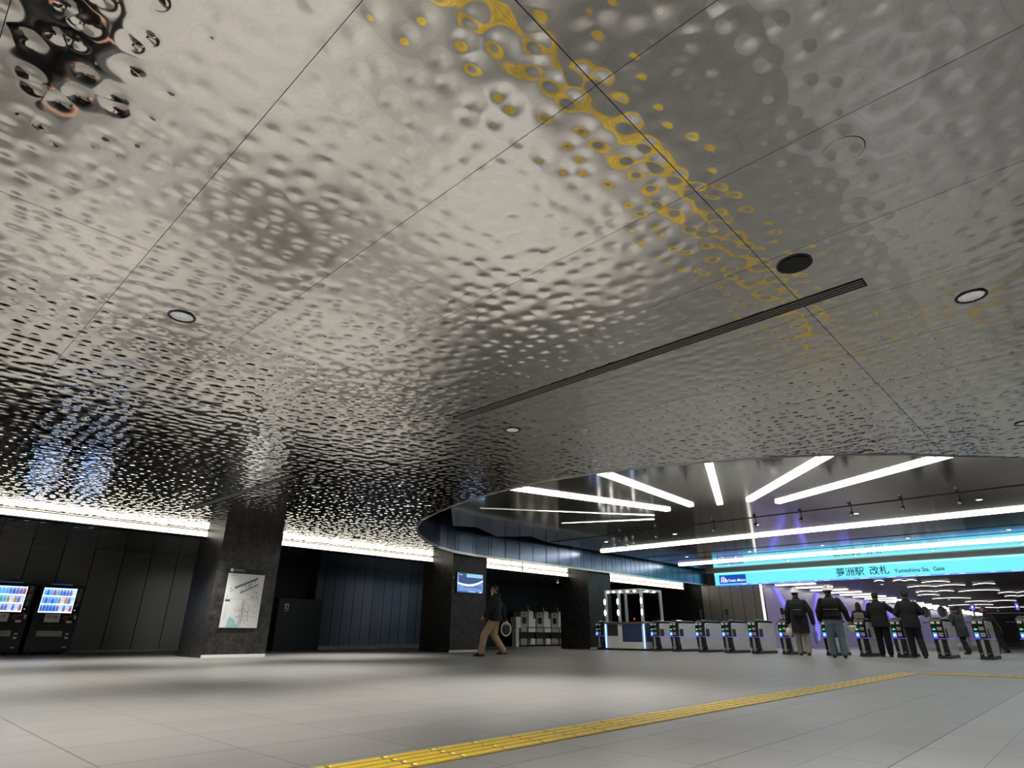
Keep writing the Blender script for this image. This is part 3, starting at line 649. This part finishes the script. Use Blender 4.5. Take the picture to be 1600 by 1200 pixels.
# ---------------------------------------------------------------- ticket gates
def gate():
    """front (reader end) at x=0 facing -X, length along +X, width .26 along -Y"""
    t = thing('ticket_gate', '', 'ticket gate', (0, 0, 0), 0, 'row of automatic ticket gates'); w = .27; L = 1.5
    body = [(.10, .06), (L - .06, .06), (L, .30), (L, .86), (L - .06, .97), (L - .16, 1.0), (.20, 1.0), (.06, .99), (.0, .93), (.0, .50), (.02, .42)]
    MB().prism(body, (0, 0, 0), (1, 0, 0), (0, 0, 1), (0, -w, 0)).build('body', M['gate_black'], t, bevel=.012)
    MB().box(.06, L - .0, -w - .01, .01, 0, .07).build('plinth', M['dark'], t, bevel=.006)
    side = [(.28, .08), (L - .07, .08), (L - .015, .32), (L - .015, .84), (L - .08, .93), (.26, .93), (.18, .90), (.16, .60), (.20, .30)]
    for y, n in ((-w, -.012), (0, .012)): MB().prism(side, (0, y, 0), (1, 0, 0), (0, 0, 1), (0, n, 0)).build('side_panel', M['gate_wrap'], t, bevel=.005)
    MB().box(.20, .46, -w - .02, -w - .01, .50, .74).build('side_window', M['dark'], t); MB().box(.20, .46, .010, .02, .50, .74).build('side_window', M['dark'], t)
    MB().box(-.008, L + .005, -w - .018, -w - .006, .487, .499).box(-.008, L + .005, .008, .018, .487, .499).box(-.010, -.002, -w - .018, .018, .487, .499).build('led_strip', M['violet'], t)
    d = MB().box(-.012, 0, -.125, -.012, .50, .80).build('front_display', M['gate_black'], t)
    ar = [(-.9, 0), (-.1, .8), (-.1, .32), (.9, .32), (.9, -.32), (-.1, -.32), (-.1, -.8)]
    MB().prism([(a * .042, b * .042) for a, b in ar], (-.0125, -.068, .725), (0, -1, 0), (0, 0, 1), (-.003, 0, 0)).build('arrow', M['green_em'], d)
    MB().box(-.016, -.012, -.115, -.022, .515, .645).build('reader_mark', M['blue_em'], d)
    MB().box(-.019, -.016, -.095, -.055, .56, .60).box(-.019, -.016, -.05, -.035, .54, .61).build('reader_sign', M['white_em'], d)
    for za, zb in ((.54, .64), (.70, .78)): MB().box(-.01, 0, -w + .02, -.14, za, zb).build('ticket_slot', M['machine_grey'], t, bevel=.004)
    MB().box(-.012, .0, -.11, -.02, .86, .92).build('status_lamp', M['white'], t); MB().box(-.012, .0, -w + .03, -.16, .86, .92).build('status_lamp', M['offwhite'], t)
    MB().box(.005, .05, -.17, -.10, .08, .47).build('front_groove', M['machine_grey'], t); MB().cyl((-.006, -.06, .14), (.03, -.06, .14), .02, n=12).cyl((-.006, -w + .05, .14), (.03, -w + .05, .14), .02, n=12).build('sensor', M['steel'], t)
    MB().box(.12, .55, -w + .04, -.04, 1.0, 1.03).build('ic_reader', M['chrome'], t, bevel=.01)
    MB().box(.65, L - .15, -w + .02, -.02, 1.0, 1.012).build('top_cover', M['steel'], t, bevel=.004)
    MB().limb([(.5, -.02, .9), (.52, .16, .9), (.54, .24, .9)], [.012, .012, .012], 8).build('barrier_arm', M['dark'], t, smooth=True)
    return t
gates = [(14.75, 'ticket gate left of the glass booth, leftmost of the row'), (12.32, 'ticket gate just right of the glass booth'), (11.54, 'second ticket gate to the right of the glass booth'),
         (10.55, 'third ticket gate to the right of the glass booth'), (9.60, 'fourth ticket gate to the right of the glass booth'), (8.69, 'fifth ticket gate to the right of the glass booth'),
         (7.72, 'ticket gate just left of the person in the long dark coat'), (6.43, 'ticket gate between the two people in white helmets'), (5.52, 'ticket gate just right of the person in blue-grey jeans'),
         (4.58, 'ticket gate between the two people in black suits'), (3.62, 'ticket gate right of the last person in the queue'), (2.70, 'ticket gate second from the right edge of the picture'), (1.76, 'ticket gate at the right edge of the picture')]
g0 = gate(); g0.location = (20.5, gates[0][0], 0); g0['label'] = gates[0][1]
for y, lab in gates[1:]: copy_tree(g0, (20.5, y, 0), lab)
# slim displays standing on the gates
for i, (y, lab) in enumerate(((10.4, 'small black sensor post on the third gate right of the booth'), (9.45, 'small black sensor post on the fourth gate right of the booth'), (7.6, 'small black sensor post near the person in the long coat'), (2.60, 'small post with a blue screen on the second gate from the right'), (1.66, 'small post with a blue screen on the gate at the right edge'))):
    t = thing('gate_post_display', lab, 'display', (20.75, y, 1.028), 0, 'small displays standing on gates')
    MB().cyl((0, 0, 0), (0, 0, .16), .018, n=10).build('post', M['dark'], t)
    MB().box(-.02, .02, -.05, .05, .14, .34).build('head', M['black'], t, bevel=.008)
    if i > 2: MB().box(-.024, -.02, -.035, .035, .16, .32).build('screen', M['violet'], t); MB().box(-.03, -.024, -.015, .015, .22, .27).build('icon', M['white_em'], t)

# ---------------------------------------------------------------- big cyan sign
k = .8646
t = thing('station_sign', 'long glowing cyan station gate sign spanning the hall above the gates', 'sign', (31.3, 14.65, HC))
def sg(v): return v - 14.65      # local y
MB().box(-.06, .1, sg(-1.9), 0, 0, .58).build('panel', M['cyan'], t)
MB().box(-.065, -.06, sg(-1.9), 0, .50, .58).build('upper_glow', M['cyan_edge'], t)
MB().box(-.075, .1, sg(-1.9), 0, -.05, 0).build('lower_edge', M['blue_line'], t)
yy = 13.0
while yy > -1.8: MB().box(-.085, -.075, sg(yy), sg(yy) + random.uniform(.1, .5), -.04, -.022).build('edge_light', M['white_em'], t); yy -= random.uniform(.5, 1.1)
lg = MB().box(-.075, -.06, sg(12.98), sg(14.4), .035, .46).build('logo_panel', M['blue'], t)
lm = MB()
for a, h0 in ((0, .28), (.11, .28), (.2, .20), (.28, .12)): lm.prism([(a, 0), (a + .06, 0), (a + .10, h0), (a + .04, h0)], (-.076, sg(14.32), .10), (0, -1, 0), (0, 0, 1), (-.004, 0, 0))
lm.build('logo_mark', M['white_em'], lg)
text('logo_text', 'Osaka Metro', .19, M['white_em'], lg, (-.078, sg(13.93), .12), (0, -1, 0), (0, 0, 1), .003, 'LEFT', .92)
text('japanese_text', '夢洲駅', .40, M['sign_ink'], t, (-.068, sg(8.72), .13), (0, -1, 0), (0, 0, 1), .003)
text('japanese_text', '改札', .40, M['sign_ink'], t, (-.068, sg(7.33), .13), (0, -1, 0), (0, 0, 1), .003)
text('english_text', 'Yumeshima Sta.  Gate', .23, M['sign_ink'], t, (-.068, sg(6.34), .13), (0, -1, 0), (0, 0, 1), .003, 'LEFT', .9, .014)
structure(MB().box(31.2, 31.4, -1.9, 15.15, HC + .6, 4.6).build('trim_8', M['machine_grey']))
# track spotlights below the groove of the raised ceiling
proto = None
for i, y in enumerate((11.6, 10.2, 8.2, 6.9, 5.6, 4.3, 3.1, 1.9)):
    lab = 'small spotlight hanging under the groove of the raised ceiling'
    if proto is None:
        t = proto = thing('track_spotlight', lab, 'light', (17.9, y, HR), 0, 'small spotlights along the ceiling groove')
        MB().cyl((0, 0, -.10), (0, 0, 0), .012, n=8).build('stem', M['dark'], t); MB().cyl((0, 0, -.1), (-.09, .02, -.18), .04, .05, n=14).build('head', M['dark'], t)
        MB().cyl((-.088, .02, -.178), (-.094, .021, -.183), .04, n=14).build('lens', M['white'], t)
    else: copy_tree(proto, (17.9, y, HR), lab)
# small cameras hanging at the left of the raised ceiling
t = thing('ceiling_camera', 'cluster of small chrome cameras hanging from the raised ceiling above the booth', 'camera', (18.9, 12.6, HR))
for dx, dy, s in ((0, 0, 1), (.35, -.3, 1.3), (.1, -.75, 1.)):
    MB().cyl((dx, dy, -.06), (dx, dy, 0), .02, n=8).build('stem', M['chrome'], t); MB().ell((dx, dy, -.1), (.05 * s, .05 * s, .07 * s), 12, 8).build('dome', M['chrome'], t, smooth=True)

# ---------------------------------------------------------------- beyond the gates
t = thing('light_column', 'upright white light tube at the start of the lavender wall', 'light', (31.35, 12.36, 0)); MB().box(0, .05, -.05, .05, 0, HC - .06).build('tube', M['tube'], t); MB().box(.05, .12, -.06, .06, 0, HC - .05).build('backing', M['steel'], t)
# slanting violet light strips on the lavender wall
for i, (x0, x1, w) in enumerate(((33.0, 36.3, .5), (39.5, 38.2, .6), (43.5, 47.5, .5), (50, 48, .7), (54, 60, .7), (66, 63, .9))):
    o = MB().prism([(x0, HC - .1), (x0 + w, HC - .1), (x1 + w, .3), (x1, .3)], (0, 12.33, 0), (1, 0, 0), (0, 0, 1), (0, .05, 0)).build('slanting_light_panel', mat('violet_panel_%d' % i, (.2, .2, .7), .4, emit=(.20, .17, .78), es=1.1))
    tag(o, ['violet light band just right of the upright tube', 'violet light band between the two white helmets', 'violet light band behind the small backpack person', 'violet light band left of the fourth person', 'violet light band far along the lavender wall', 'farthest violet light band on the lavender wall'][i], 'light panel', 'violet bands on the lavender wall')
n = 0; u = 32.6; proto = None
while u < 96:
    lab = 'white ceiling light bar in the corridor beyond the gates'
    if proto is None:
        t = proto = thing('corridor_light_bar', lab, 'light', (u, 10.2, HC - .01), 0, 'row of white light bars over the corridor')
        MB().box(0, .36, 0, 1.9, -.06, -.01).build('diffuser', M['lamp_soft'], t, bevel=.01); MB().box(-.02, .38, -.02, 1.92, -.012, 0).build('housing', M['steel'], t)
    else: copy_tree(proto, (u, 10.2, HC - .01), lab)
    u += 2.6 + .012 * (u - 32)
# light strips reflected in the far ceiling, built as glowing wavy tubes
wv = [((32.9, 7.6), (32.9, 7.2)), ((33.2, 6.9), (33.5, 6.0)), ((35.0, 6.1), (35.2, 5.0)), ((38.0, 7.3), (38.0, 4.8)), ((38.0, 4.5), (37.9, 3.6)), ((42.5, 7.8), (42.8, 6.0)), ((43.5, 5.9), (43.2, 4.0)), ((46.4, 4.4), (46.2, 2.6)),
      ((46.0, 8.4), (46.4, 7.3)), ((50.5, 4.5), (50.9, 3.2)), ((51.0, 8.5), (51.5, 6.4)), ((57.0, 7.5), (57.0, 4.5)), ((63.0, 9.5), (63.0, 6.5)), ((70.0, 9.0), (70.0, 5.0))]
for i, (a, b) in enumerate(wv):
    mb = MB(); K = 12; pts = []
    for j in range(K + 1):
        s = j / K; pts.append(Vector((a[0] + (b[0] - a[0]) * s, a[1] + (b[1] - a[1]) * s, HC - .07 + .045 * abs(math.sin(s * PI * (1 + i % 2))))))
    for p, q in zip(pts, pts[1:]): mb.cyl(p, q, .012, n=8)
    tag(mb.build('wavy_reflection', M['lamp_soft'], smooth=True), 'thin wavy white reflection on the dark far ceiling beyond the sign, built as a glowing line', 'light', 'glowing wavy reflections on the far ceiling')
# distant kiosk, barrier frames
t = thing('far_kiosk', 'dark kiosk block with a pale top line far beyond the right-hand gates', 'kiosk', (45, -1.5, 0))
MB().box(0, 3, 0, 6.4, 0, 1.75).build('body', M['dark'], t); MB().box(-.05, 3.05, -.05, 6.45, 1.75, 1.80).build('top_edge', M['white'], t)
for y in (.8, 2.4, 4.0, 5.4): MB().box(-.05, 0, y, y + .9, .3, 1.5).build('front_panel', M['black'], t)
for i, y in enumerate((6.95, 6.2, 5.55)):
    t = thing('escalator_post', ['leftmost', 'middle', 'rightmost'][i] + ' of the three pale tilted posts beyond the gates', 'post', (40, y, 0), 0, 'pale posts beyond the gates')
    MB().box(0, .1, -.04, .04, 0, 1.9).build('pole', M['white'], t); MB().ell((.1, .20, 1.75), (.2, .20, .28), 14, 8).build('dome', M['machine_grey'], t, smooth=True)

# ---------------------------------------------------------------- tactile paving
def tactile(name, x0, y0, n, horizontal, label):
    base = MB(); P = .295
    for i in range(n):
        a = i * P
        if horizontal: base.box(x0 + a + .004, x0 + a + P - .004, y0, y0 + .30, 0, .004)
        else: base.box(x0, x0 + .30, y0 - a - P + .004, y0 - a - .004, 0, .004)
        for b in range(4):
            c = .0375 + b * .075
            if horizontal: A, B, C, D = x0 + a + .012, x0 + a + P - .012, y0 + c - .016, y0 + c + .016
            else: A, B, C, D = x0 + c - .016, x0 + c + .016, y0 - a - P + .012, y0 - a - .012
            base.add([(A, C, .004), (B, C, .004), (B, D, .004), (A, D, .004), (A + .006, C + .006, .0095), (B - .006, C + .006, .0095), (B - .006, D - .006, .0095), (A + .006, D - .006, .0095)], [(4, 5, 6, 7), (0, 1, 5, 4), (1, 2, 6, 5), (2, 3, 7, 6), (3, 0, 4, 7)])
    o = base.build(name, M['yellow']); o.data.materials.append(M['yellow_shade'])
    for p in o.data.polygons:
        if max(o.data.vertices[v].co.z for v in p.vertices) < .0045: p.material_index = 1
    return tag(o, label, 'tactile paving')
tactile('tactile_paving', -11.6, 2.42, 80, True, 'yellow ribbed tactile strip running from the foreground to the gates')
tactile('tactile_paving', 12.0, 2.42, 40, False, 'yellow ribbed tactile strip crossing at the far end, parallel to the gates')

# ================================================================ people
def person(name, label, loc, face, H=1.72, top='cl_black', legs='cl_khaki', hair='hair', helmet=False, coat=.80, lean=0., head_pitch=0.,
           arms=((.26, -.02, 1.12), (.28, .05, .88)), arm2=None, knees=((.10, .06, .50), (.10, .0, .08)), leg2=None, hood=False, longhair=False, cap=False, bulk=1., voxel=.009):
    """local frame: faces +Y, right hand on +X; arms/legs given as joint positions (elbow, wrist) / (knee, ankle)"""
    s = H / 1.72
    t = thing(name, label, 'person', loc, face)
    t.scale = (s, s, s)
    armR = arms; armL = arm2 or tuple((-a, b, c) for a, b, c in arms)
    legR = knees; legL = leg2 or tuple((-a, b, c) for a, b, c in knees)
    ly = lean
    def L(z): return ly * max(0, z - .9)       # forward lean grows with height
    sh = [Vector((.150 * bulk, L(1.37), 1.37)), Vector((-.150 * bulk, L(1.37), 1.37))]
    hd = Vector((0, L(1.6) + .02 + head_pitch * .3, 1.60))
    # body: one continuous surface
    b = MB()
    b.loft([(0, 0, .82, .12, .09), (0, 0, .93, .145, .10), (0, L(1.1), 1.08, .125, .085), (0, L(1.28), 1.28, .15, .10), (0, L(1.40), 1.40, .14, .085), (0, L(1.45), 1.455, .07, .06)])
    b.limb([Vector((0, L(1.42), 1.42)), Vector((0, L(1.5) + .01, 1.53))], [.062, .058])
    b.ell(hd, (.080, .097, .114)); b.ell(hd + Vector((0, .035, -.060)), (.052, .055, .055))
    b.ell(hd + Vector((0, .097, -.012)), (.013, .02, .024), 10, 6); b.ell(hd + Vector((0, .09, .022)), (.045, .014, .012), 10, 6)
    b.ell(hd + Vector((0, .088, -.050)), (.024, .010, .010), 10, 6); b.ell(hd + Vector((0, .080, -.083)), (.02, .014, .016), 10, 6)
    for sx in (1, -1): b.ell(hd + Vector((sx * .077, -.005, -.005)), (.012, .02, .032), 10, 6)
    for S_, (el, wr) in zip(sh, (armR, armL)):
        el, wr = Vector(el), Vector(wr); b.limb([S_, el, wr], [.05, .040, .026])
        d = (wr - el).normalized(); side = 1 if S_.x > 0 else -1
        pc = wr + d * .055
        b.limb([wr, wr + d * .045, wr + d * .085], [.026, .030, .030], 10)
        fwd = Vector((0, 1, 0)) - d * d.y
        fwd = fwd.normalized() if fwd.length > .2 else Vector((0, 0, 1)); inn = d.cross(fwd).normalized()
        if inn.x * side > 0: inn = -inn
        for q, ln_ in ((-.030, .060), (-.010, .074), (.010, .078), (.030, .068)):
            p0 = wr + d * .085 + fwd * q; p1 = p0 + d * ln_ * .55 + inn * .006; p2 = p1 + d * ln_ * .42 + inn * .022; p3 = p2 + inn * .018 + d * .006
            b.limb([p0, p1, p2, p3], [.0100, .0095, .0088, .0075], 8)
        p0 = wr + d * .03 + fwd * .025; b.limb([p0, p0 + fwd * .030 + d * .022 + inn * .008, p0 + fwd * .036 + d * .055 + inn * .014], [.013, .011, .009], 8)
    for sx, (kn, an) in ((1, legR), (-1, legL)):
        kn, an = Vector(kn), Vector(an); b.limb([Vector((sx * .085, 0, .88)), kn, an], [.078, .052, .036])
        b.limb([an, an + Vector((0, .10, -.035))], [.036, .026], 10)
    o = b.build('body', M['skin'], t); remesh(o, .0075, 2)
    # eyes and mouth
    for sx in (1, -1): MB().ell(hd + Vector((sx * .030, .083, .004)), (.011, .008, .007), 10, 6).build('eye', M['hair'], t, smooth=True)
    MB().ell(hd + Vector((0, .0985, -.051)), (.021, .004, .004), 10, 6).build('mouth', M['skin_red'], t, smooth=True)
    # jacket
    j = MB(); k = bulk
    zb = coat
    rings = [(0, -.01, zb, .19 * k, .145 * k), (0, L(.95) - .005, max(.95, zb + .05), .185 * k, .14 * k), (0, L(1.1), 1.1, .175 * k, .13 * k), (0, L(1.28), 1.28, .185 * k, .14 * k), (0, L(1.36), 1.36, .175 * k, .125 * k), (0, L(1.41), 1.415, .150 * k, .105 * k), (0, L(1.46), 1.46, .105, .09), (0, L(1.5), 1.50, .078, .078), (0, L(1.53), 1.53, .070, .072)]
    j.loft(rings, 22)
    for S_, (el, wr) in zip(sh, (armR, armL)):
        el, wr = Vector(el), Vector(wr); j.limb([S_ - Vector((0, 0, .005)), el, wr], [.074 * k, .064 * k, .050 * k], 14)
    if hood: j.ell(Vector((0, L(1.45) - .085, 1.46)), (.12, .075, .075)); j.limb([Vector((.09, L(1.45), 1.47)), Vector((0, L(1.45) - .10, 1.47)), Vector((-.09, L(1.45), 1.47))], [.045, .06, .045])
    o = j.build('jacket', M[top], t); remesh(o, voxel, 3)
    # trousers
    p = MB(); p.loft([(0, 0, .80, .15 * k, .115 * k), (0, 0, .92, .16 * k, .12 * k), (0, 0, 1.02, .14 * k, .105 * k)])
    for sx, (kn, an) in ((1, legR), (-1, legL)):
        kn, an = Vector(kn), Vector(an); p.limb([Vector((sx * .085, 0, .87)), kn, an + (kn - an).normalized() * .02], [.102 * k, .075 * k, .064 * k], 14)
    o = p.build('trousers', M[legs], t); remesh(o, voxel, 3)
    for sx, (kn, an) in ((1, legR), (-1, legL)):
        kn, an = Vector(kn), Vector(an); tilt = 0
        z0 = an.z - .08
        sm = MB(); sm.loft([(an.x, an.y + .055, z0 + .002, .042, .135), (an.x, an.y + .055, z0 + .03, .045, .138), (an.x, an.y + .035, z0 + .06, .042, .105), (an.x, an.y, z0 + .10, .040, .052)], 18)
        sm.build('shoe', M['shoe'], t, smooth=True, bevel=0)
    # hair / helmet
    if helmet:
        hm = MB(); n = 20; vs = []; rows = 7
        hm.loft([(hd.x, hd.y - .005, hd.z + .03, .118, .142), (hd.x, hd.y - .005, hd.z + .042, .116, .140), (hd.x, hd.y - .005, hd.z + .045, .106, .128), (hd.x, hd.y - .005, hd.z + .09, .101, .121), (hd.x, hd.y - .005, hd.z + .13, .082, .097), (hd.x, hd.y - .005, hd.z + .155, .05, .06), (hd.x, hd.y - .005, hd.z + .163, .015, .018)], 24)
        hm.v = [(hd.x + (p[0] - hd.x) * 1.13, hd.y + (p[1] - hd.y) * 1.10, hd.z + (p[2] - hd.z) * 1.12) for p in hm.v]
        h = hm.build('helmet', M['helmet'], t, smooth=True)
        MB().box(-.012, .012, hd.y - .13, hd.y + .12, hd.z + .14, hd.z + .188).build('ridge', M['helmet'], h, bevel=.008)
    hr = MB(); hr.ell(hd + Vector((0, -.018, .022)), (.084, .094, .104), 18, 12)
    if longhair: hr.loft([(0, hd.y - .04, 1.36, .085, .04), (0, hd.y - .05, 1.45, .10, .05), (0, hd.y - .035, 1.6, .09, .07), (0, hd.y - .02, 1.68, .06, .06)])
    o = hr.build('hair', M[hair], t); remesh(o, .008, 2)
    if cap: MB().loft([(0, hd.y, hd.z + .03, .088, .104), (0, hd.y, hd.z + .09, .084, .098), (0, hd.y, hd.z + .12, .05, .06)], 20).build('cap', M[top], t, smooth=True)
    return t
def handpos(t, p): return t.matrix_world @ Vector(p)
# azimuth helper: facing along direction d => rotz
def face(dx, dy): return math.atan2(dy, dx) - PI / 2
left = (-.686, .728)
# walking man: faces image-left, mid stride
m1 = person('person', 'man walking to the left in black padded jacket and khaki trousers', (12.0, 11.88, 0), face(*left), 1.75, 'cl_black', 'cl_khaki', bulk=1.28, coat=.84, hood=True,
            arms=((.25, -.20, 1.16), (.26, -.26, .90)), arm2=((-.25, .10, 1.14), (-.22, .24, .98)), knees=((.09, .02, .50), (.10, -.24, .13)), leg2=((-.09, .26, .52), (-.09, .34, .09)), head_pitch=.0)
MB().box(-.035, .035, .150, .162, 1.10, 1.20).build('name_badge', M['white'], m1, bevel=.004)
MB().limb([(.05, .10, 1.46), (.02, .165, 1.3), (0, .165, 1.2)], [.005, .005, .005], 6).build('lanyard', M['white'], m1)
MB().loft([(0, .06, 1.44, .05, .045), (0, .05, 1.52, .055, .055)]).build('shirt_collar', M['white'], m1, smooth=True)
gl = MB().limb([(-.06, .105, 1.606), (-.02, .118, 1.606), (.02, .118, 1.606), (.06, .105, 1.606)], [.006] * 4, 6).build('glasses', M['hair'], m1)
# round white carrier he holds at his side
wm = Matrix.Rotation(face(*left), 4, 'Z'); hp = Vector((12.0, 11.88, 0)) + wm @ (Vector((.26, -.29, .77)) * (1.76 / 1.72))
t = thing('hand_held_bag', 'round white-rimmed bag with dark pattern in the walking man\'s hand', 'bag', hp, face(*left))
n = 28
def ring_mesh(R, r, seg=32, k=10, cz=0.):
    mb = MB(); vs = []; fs = []
    for i in range(seg):
        a = 2 * PI * i / seg
        for j in range(k):
            b = 2 * PI * j / k; rr = R + r * math.cos(b); vs.append((r * math.sin(b), rr * math.cos(a) * .78, cz + rr * math.sin(a)))
    for i in range(seg):
        for j in range(k): fs.append((i * k + j, i * k + (j + 1) % k, ((i + 1) % seg) * k + (j + 1) % k, ((i + 1) % seg) * k + j))
    return mb.add(vs, fs)
ring_mesh(.16, .022, cz=-.13).build('rim', M['white'], t, smooth=True)
MB().ell((0, 0, -.13), (.02, .115, .15), 20, 10).build('bag_body', M['dark'], t, smooth=True)
for dz, dy in ((-.08, .02), (-.16, -.03), (-.12, .06), (-.2, .03)): MB().limb([(.024, dy - .04, dz), (.026, dy, dz + .02), (.024, dy + .05, dz)], [.010, .013, .008], 8).build('pattern', M['white'], t, smooth=True)
ring_mesh(.045, .007, 20, 8, cz=.055).build('handle', M['white'], t, smooth=True)

away = (.98, .2)
# person 1: long dark coat, white helmet
p1 = person('person', 'person from behind in white helmet and long black coat with beige trousers', (20.0, 6.86, 0), face(.96, .28), 1.85, 'cl_navy', 'cl_beige', helmet=True, coat=.58, bulk=1.22,
            arms=((.31, .0, 1.12), (.34, .06, .84)), arm2=((-.29, .02, 1.12), (-.30, .06, .86)), knees=((.11, .03, .48), (.11, -.02, .085)), leg2=((-.10, .06, .50), (-.10, .12, .085)))
MB().box(-.15, .15, -.28, -.16, 1.0, 1.36).build('backpack', M['cl_black'], p1, bevel=.04)
MB().box(-.10, .10, -.286, -.28, 1.17, 1.18).build('reflective_tape', M['machine_grey'], p1)
# person 2: black jacket, jeans, white helmet
p2 = person('person', 'person from behind in white helmet, black jacket and loose blue-grey jeans', (18.8, 5.56, 0), face(.97, .24), 1.80, 'cl_black', 'cl_jeans', helmet=True, coat=.92, bulk=1.28,
            arms=((.31, -.02, 1.14), (.36, .08, .92)), arm2=((-.30, -.02, 1.12), (-.31, .08, .92)), knees=((.13, .04, .50), (.13, -.02, .085)), leg2=((-.12, .05, .50), (-.12, .03, .085)))
MB().box(-.17, .17, -.225, -.20, 1.155, 1.165).build('reflective_tape', M['machine_grey'], p2)
MB().box(-.2, .2, -.21, -.12, .98, 1.02).build('belt_pouch', M['cl_black'], p2, bevel=.015)
# person 3: brown long hair, tan backpack
p3 = person('person', 'smaller person with long brown hair and tan backpack passing the gate', (22.6, 5.85, 0), face(1, .1), 1.56, 'cl_navy', 'cl_black', hair='hair_brown', longhair=True, coat=.80, bulk=1.0,
            arms=((.26, .12, 1.16), (.22, .30, 1.02)), arm2=((-.28, .04, 1.12), (-.30, .12, .94)), knees=((.09, .05, .49), (.09, .02, .085)))
MB().box(-.16, .16, -.27, -.13, 1.0, 1.36).build('backpack', M['cl_tan'], p3, bevel=.05)
# person 4: leaning forward, black coat, dark cap
p4 = person('person', 'person in black coat and dark cap leaning to the gate with raised right arm', (21.0, 4.93, 0), face(.97, .24), 1.74, 'cl_black', 'cl_black', cap=True, coat=.78, bulk=1.22, lean=.12,
            arms=((.36, .10, 1.22), (.24, .28, 1.36)), arm2=((-.26, .14, 1.14), (-.20, .32, 1.02)), knees=((.10, .03, .49), (.10, -.04, .085)), leg2=((-.10, .10, .50), (-.10, .10, .085)))
# person 5: black suit
p5 = person('person', 'person in black suit from behind, rightmost of the queue at the gates', (20.3, 4.02, 0), face(.95, .3), 1.72, 'cl_black', 'cl_black', cap=True, coat=.76, bulk=1.18, lean=.05,
            arms=((.32, .0, 1.16), (.22, .20, 1.12)), arm2=((-.30, .04, 1.14), (-.24, .24, 1.08)), knees=((.12, .02, .49), (.15, -.12, .085)), leg2=((-.08, .06, .50), (-.08, .10, .085)))
p6 = person('person', 'person in dark green hooded coat walking beyond the gates at the right', (26.0, 3.72, 0), face(.5, .85), 1.50, 'cl_green', 'cl_black', coat=.62, bulk=1.25, lean=.25, hood=True,
            arms=((.26, .12, 1.14), (.20, .26, .98)), knees=((.10, .14, .50), (.10, .06, .085)), leg2=((-.10, -.02, .50), (-.10, -.16, .12)))
p7 = person('person', 'person in black bending by the rightmost gates, beyond them', (27.5, 2.95, 0), face(-.4, .9), 1.55, 'cl_black', 'cl_black', coat=.72, bulk=1.15, lean=.35,
            arms=((.26, .2, 1.14), (.16, .4, 1.02)), knees=((.10, .18, .50), (.10, .10, .085)), leg2=((-.10, .0, .50), (-.10, -.14, .12)))
p8 = person('person', 'person in black outside the left edge, seen as dark reflections in the upper left ceiling', (.02, 4.85, 0), face(.2, -1), 1.74, 'cl_black', 'cl_navy', coat=.7, bulk=1.2,
            arms=((.30, .16, 1.14), (.12, .34, 1.10)), arm2=((-.30, .14, 1.12), (-.12, .34, 1.08)), knees=((.14, .05, .50), (.16, .0, .085)))
# things held
def at_local(p, loc, rz, q, H): return Vector(loc) + Matrix.Rotation(rz, 4, 'Z') @ (Vector(q) * (H / 1.72))
o = MB().ell((0, 0, 0), (.10, .10, .13), 18, 12).build('round_white_bag', M['white'], smooth=True); o.location = at_local(None, (20.0, 6.86, 0), face(.96, .28), (-.32, .10, .62), 1.8)
tag(o, 'round white bag hanging from the left hand of the long-coated person', 'bag')
t = thing('folded_umbrella', 'pale blue folded umbrella hanging from the right hand of the long-coated person', 'umbrella', at_local(None, (20.0, 6.86, 0), face(.96, .28), (.35, .08, .72), 1.8))
MB().loft([(0, 0, -.42, .012, .012), (0, 0, -.36, .04, .04), (0, 0, -.15, .075, .065), (0, 0, -.02, .03, .03)], 14).build('canopy', mat('umbrella_blue', (.18, .28, .62), .4, noise=.2), t, smooth=True)
MB().cyl((0, 0, -.48), (0, 0, .06), .008, n=8).build('shaft', M['steel'], t)
t = thing('spare_helmet', 'white helmet with strap held at the right hand of the person in jeans', 'helmet', at_local(None, (18.8, 5.56, 0), face(.97, .24), (.40, .12, .78), 1.76))
MB().loft([(0, 0, -.16, .03, .03), (0, 0, -.12, .09, .09), (0, 0, -.05, .115, .12), (0, 0, -.0, .12, .13), (0, 0, .01, .10, .11)], 20).build('shell', M['offwhite'], t, smooth=True)
MB().limb([(0, -.09, 0), (0, -.04, .05), (0, .04, .05), (0, .09, 0)], [.01] * 4, 8).build('strap', M['dark'], t, smooth=True)
